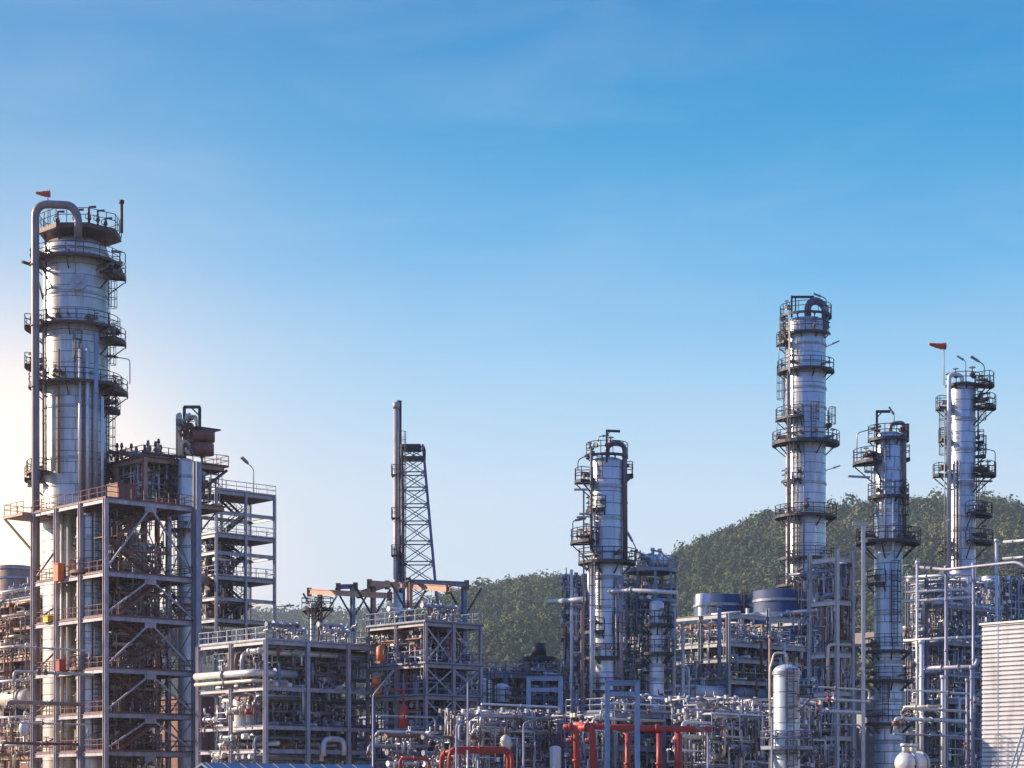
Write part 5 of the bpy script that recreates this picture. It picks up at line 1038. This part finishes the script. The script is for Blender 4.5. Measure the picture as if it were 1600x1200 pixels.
# ============================================================ more clutter low in the frame
def stub_vessel(x, D, rp, y, m, label): return vessel(label, x, D, rp, y, m, name='vertical_drum', cat='drum', seg=24)
stub_vessel(868, 170, 9, 1165, SHEET, 'low pale drum at the bottom left of the red pipes')
stub_vessel(975, 176, 6, 1118, WHITE, 'narrow white drum behind the blue portal frame')
q = W(790, 1162, 168); r_ = thing('round_drum', 'cream upright oval drum behind the red gate shaped pipes', 'drum', q); b = MB(); b.lathe([(max(.001, .5*cos(a)), .75*sin(a)) for a in [R(-90+15*i) for i in range(13)]], 16); obj('shell', b, CREAM, r_); b = MB(); b.tube([(0,0,.7),(0,0,1.3)], .1, 7); b.tube([(0,0,-.7),(0,0,-3)], .14, 7); obj('pipe', b, RUSTP, r_)
gm = Grid(820, 172)
for j in range(10): manifold(gm, -3.6+(j % 5)*1.5, .5+(j//5)*1.5, gm.z((1120, 1165, 1190, 1145, 1180)[j % 5]), 3.2, 'u', 8, 1.6, CL2, 'valve manifold left of the centre column near the ground', 'manifolds left of the centre foot', seed=500+j)
tangle(gm, (-5, 4), (0, 5), (12.5, gm.z(1110)), 30, CL2, 'process pipe low between the red gate and the centre column', 'pipes left of the centre foot', seed=27)
ge = Grid(1150, 170)
for j in range(16): manifold(ge, -2+(j % 8)*1.7, .5+(j//8)*1.5, ge.z((1120, 1165, 1190, 1145, 1180)[j % 5]), 3.2, 'u', 9, 1.7, CL2+[CREAM], 'valve manifold near the ground around the pale round topped vessel', 'manifolds around the round topped vessel', seed=520+j)
tangle(ge, (-3, 12), (0, 5), (12.5, ge.z(1090)), 46, CL2+[CREAM], 'process pipe low around the pale round topped vessel', 'pipes around the round topped vessel', seed=28)
gf = Grid(640, 168)
for j in range(8): manifold(gf, -2+(j % 8)*1.3, .5+(j % 3)*1.5, gf.z((1150, 1175, 1192)[j % 3]), 3.0, 'u', 8, 1.4, CL2, 'valve manifold near the ground before the dark stair structure', 'manifolds before the stair structure', seed=560+j)
# long straight runs in front of the low clutter
def rows(x0, x1, D, ys, where, m, r=.13):
    g = Grid(x0, D); L_ = g.u(x1); names = ['uppermost', 'second', 'third', 'fourth', 'lowest'] if len(ys) == 5 else (['uppermost', 'second', 'third', 'lowest'] if len(ys) == 4 else ['uppermost', 'middle', 'lowest'])
    for i, y in enumerate(ys):
        z = g.z(y); mm = m[i % len(m)]; s = .4*(i % 2); e = L_-.7*((i+1) % 2); pts = [(s, i*.5, z), (e, i*.5, z), (e, i*.5, z-1.3)] if i % 3 == 0 else [(s, i*.5, z-1.0), (s, i*.5, z), (e, i*.5, z)]
        pipe_thing(g, pts, r*(1+.35*((i*7) % 3-1)), mm, '%s of the long straight pipes %s' % (names[i], where), None, valves=2, rad=.4)
rows(1252, 1366, 176, [1072, 1090, 1108, 1128], 'left of the pale blue grey column', [CREAM, WHITE, WHITE, PIPEG])
rows(1414, 1530, 172, [1078, 1106, 1122, 1146], 'low before the corrugated building', [WHITE, CREAM, WHITE, PIPEG])
rows(1068, 1200, 166, [1108, 1128, 1150, 1172], 'left of the round topped vessel', [PIPEG, WHITE, CREAM, WHITE])
rows(752, 884, 168, [1100, 1118, 1140], 'left of the centre column near the ground', [WHITE, PIPEG, CREAM])
rows(588, 690, 166, [1118, 1142, 1164], 'before the dark stair structure', [PIPEG, WHITE, GALV], .1)
rows(940, 1060, 166, [1098, 1108, 1122], 'above the red pipes', [WHITE, PIPEG, CREAM], .1)
rows(20, 150, 190, [1010, 1048, 1096, 1128, 1160], 'low at the left edge before the access tower', [CREAM, CREAM, TANST, CREAM, RUSTP], .14)
# lamp posts
for x, D, y, a, l_ in ((583, 150, 1090, (1.1,0,1.3), 'lamp post with a head turned up beside the pale posts low in the centre'), (731, 158, 1068, (-.3,0,.2), 'thin grey mast left of the short silver vertical vessel'), (713, 156, 1135, (1.2,0,.5), 'short lamp post before the red gate shaped pipes'), (818, 156, 1134, (.9,0,.3), 'short lamp post right of the red gate shaped pipes'), (1106, 150, 1150, (-.5,0,.3), 'lamp post right of the long red pipe'), (1206, 156, 1120, (-1.1,0,-.25), 'lamp post beside the pale round topped vessel')):
    lamp_post(x, D, y, l_, arm=a, r=.07)
for x, y, D, dx, l_ in ((428, 948, 200, 1.5, 'small lamp on a bent arm right of the stair tower'),):
    q = W(x, 985, D); r_ = thing('lamp', l_, 'lamp', q); flood(r_, (0,0,0), (985-y)*D/F, (dx, 0, .1), PIPEG, head=.3)
# dark air cooler banks far behind: they close the view between the racks
def cooler(g, lu, lv, z, label, group):
    root = thing('air_cooler', label, 'air cooler', g.loc(), PHI, group); b = MB(); b.box(0, lu, 0, lv, z, z+1.3); obj('tube_bundle', b, PIPED, root)
    b = MB(); b.hexa([(0,0,z-.03),(lu,0,z-.03),(lu,lv,z-.03),(0,lv,z-.03),(.8,.8,z-1.6),(lu-.8,.8,z-1.6),(lu-.8,lv-.8,z-1.6),(.8,lv-.8,z-1.6)]); obj('plenum', b, NAVY, root)
    for u in (.1, lu-.1):
        for v in (.1, lv-.1): b = MB(); b.ibeam((u, v, 0), (u, v, z-.04), .35, .35, up=(0,1,0)); obj('leg', b, NAVY, root)
    b = MB(); railing([(0,0,z+1.3), (lu,0,z+1.3), (lu,lv,z+1.3), (0,lv,z+1.3)], b, closed=True); obj('railing', b, DARK, root)
    for s in (.25, .75): b = MB(); b.tube([(lu*s, -.3, z+.5), (lu*s, -.3, z-3)], .2, 8); obj('pipe', b, WHITE, root)
    return root
for x, D, y, lu, l_ in ((1010, 240, 1010, 16, 'dark air cooler bank behind the centre column'), (1190, 240, 1035, 16, 'dark air cooler bank below the blue tanks'), (480, 264, 1030, 18, 'dark air cooler bank behind the centre left pipe rack'), (700, 236, 1075, 14, 'dark air cooler bank behind the low blue grey rack'), (180, 236, 990, 16, 'dark air cooler bank behind the left access tower'), (1430, 236, 1000, 14, 'dark air cooler bank behind the right hand pipe rack')):
    cooler(Grid(x, D), lu, 9, wz(y, D), l_, None)
# long rows of plain sheds and low walls at the far side of the site
for x, D, y, lu, lv, m, l_ in ((860, 250, 1110, 24, 8, NAVY, 'blue grey shed behind the centre column'), (300, 262, 1090, 22, 8, BROWN, 'brown shed behind the left structures'), (620, 262, 1120, 20, 8, NAVY, 'blue grey shed behind the dark stair structure'), (1150, 250, 1090, 22, 8, NAVY, 'blue grey shed below the blue tanks'), (1380, 250, 1080, 24, 8, PIPEG, 'grey shed behind the right hand pipe rack'), (60, 250, 1050, 14, 8, BROWN, 'brown shed at the left edge')):
    g = Grid(x, D); root = thing('shed', l_, 'shed', g.loc(), PHI); z = g.z(y); b = MB(); b.box(0, lu, 0, lv, 0, z)
    for i in range(int(lu/2.5)): b.box(i*2.5+.1, i*2.5+.3, -.12, -.003, 0, z)
    obj('wall', b, m, root); b = MB(); b.box(-.3, lu+.3, -.3, lv+.3, z+.003, z+.25); obj('roof', b, m, root)
flush_pipes(); name_manifolds(); settle_labels(); haze()
print('objects', len(bpy.data.objects), 'pipes', PIPECOUNT)
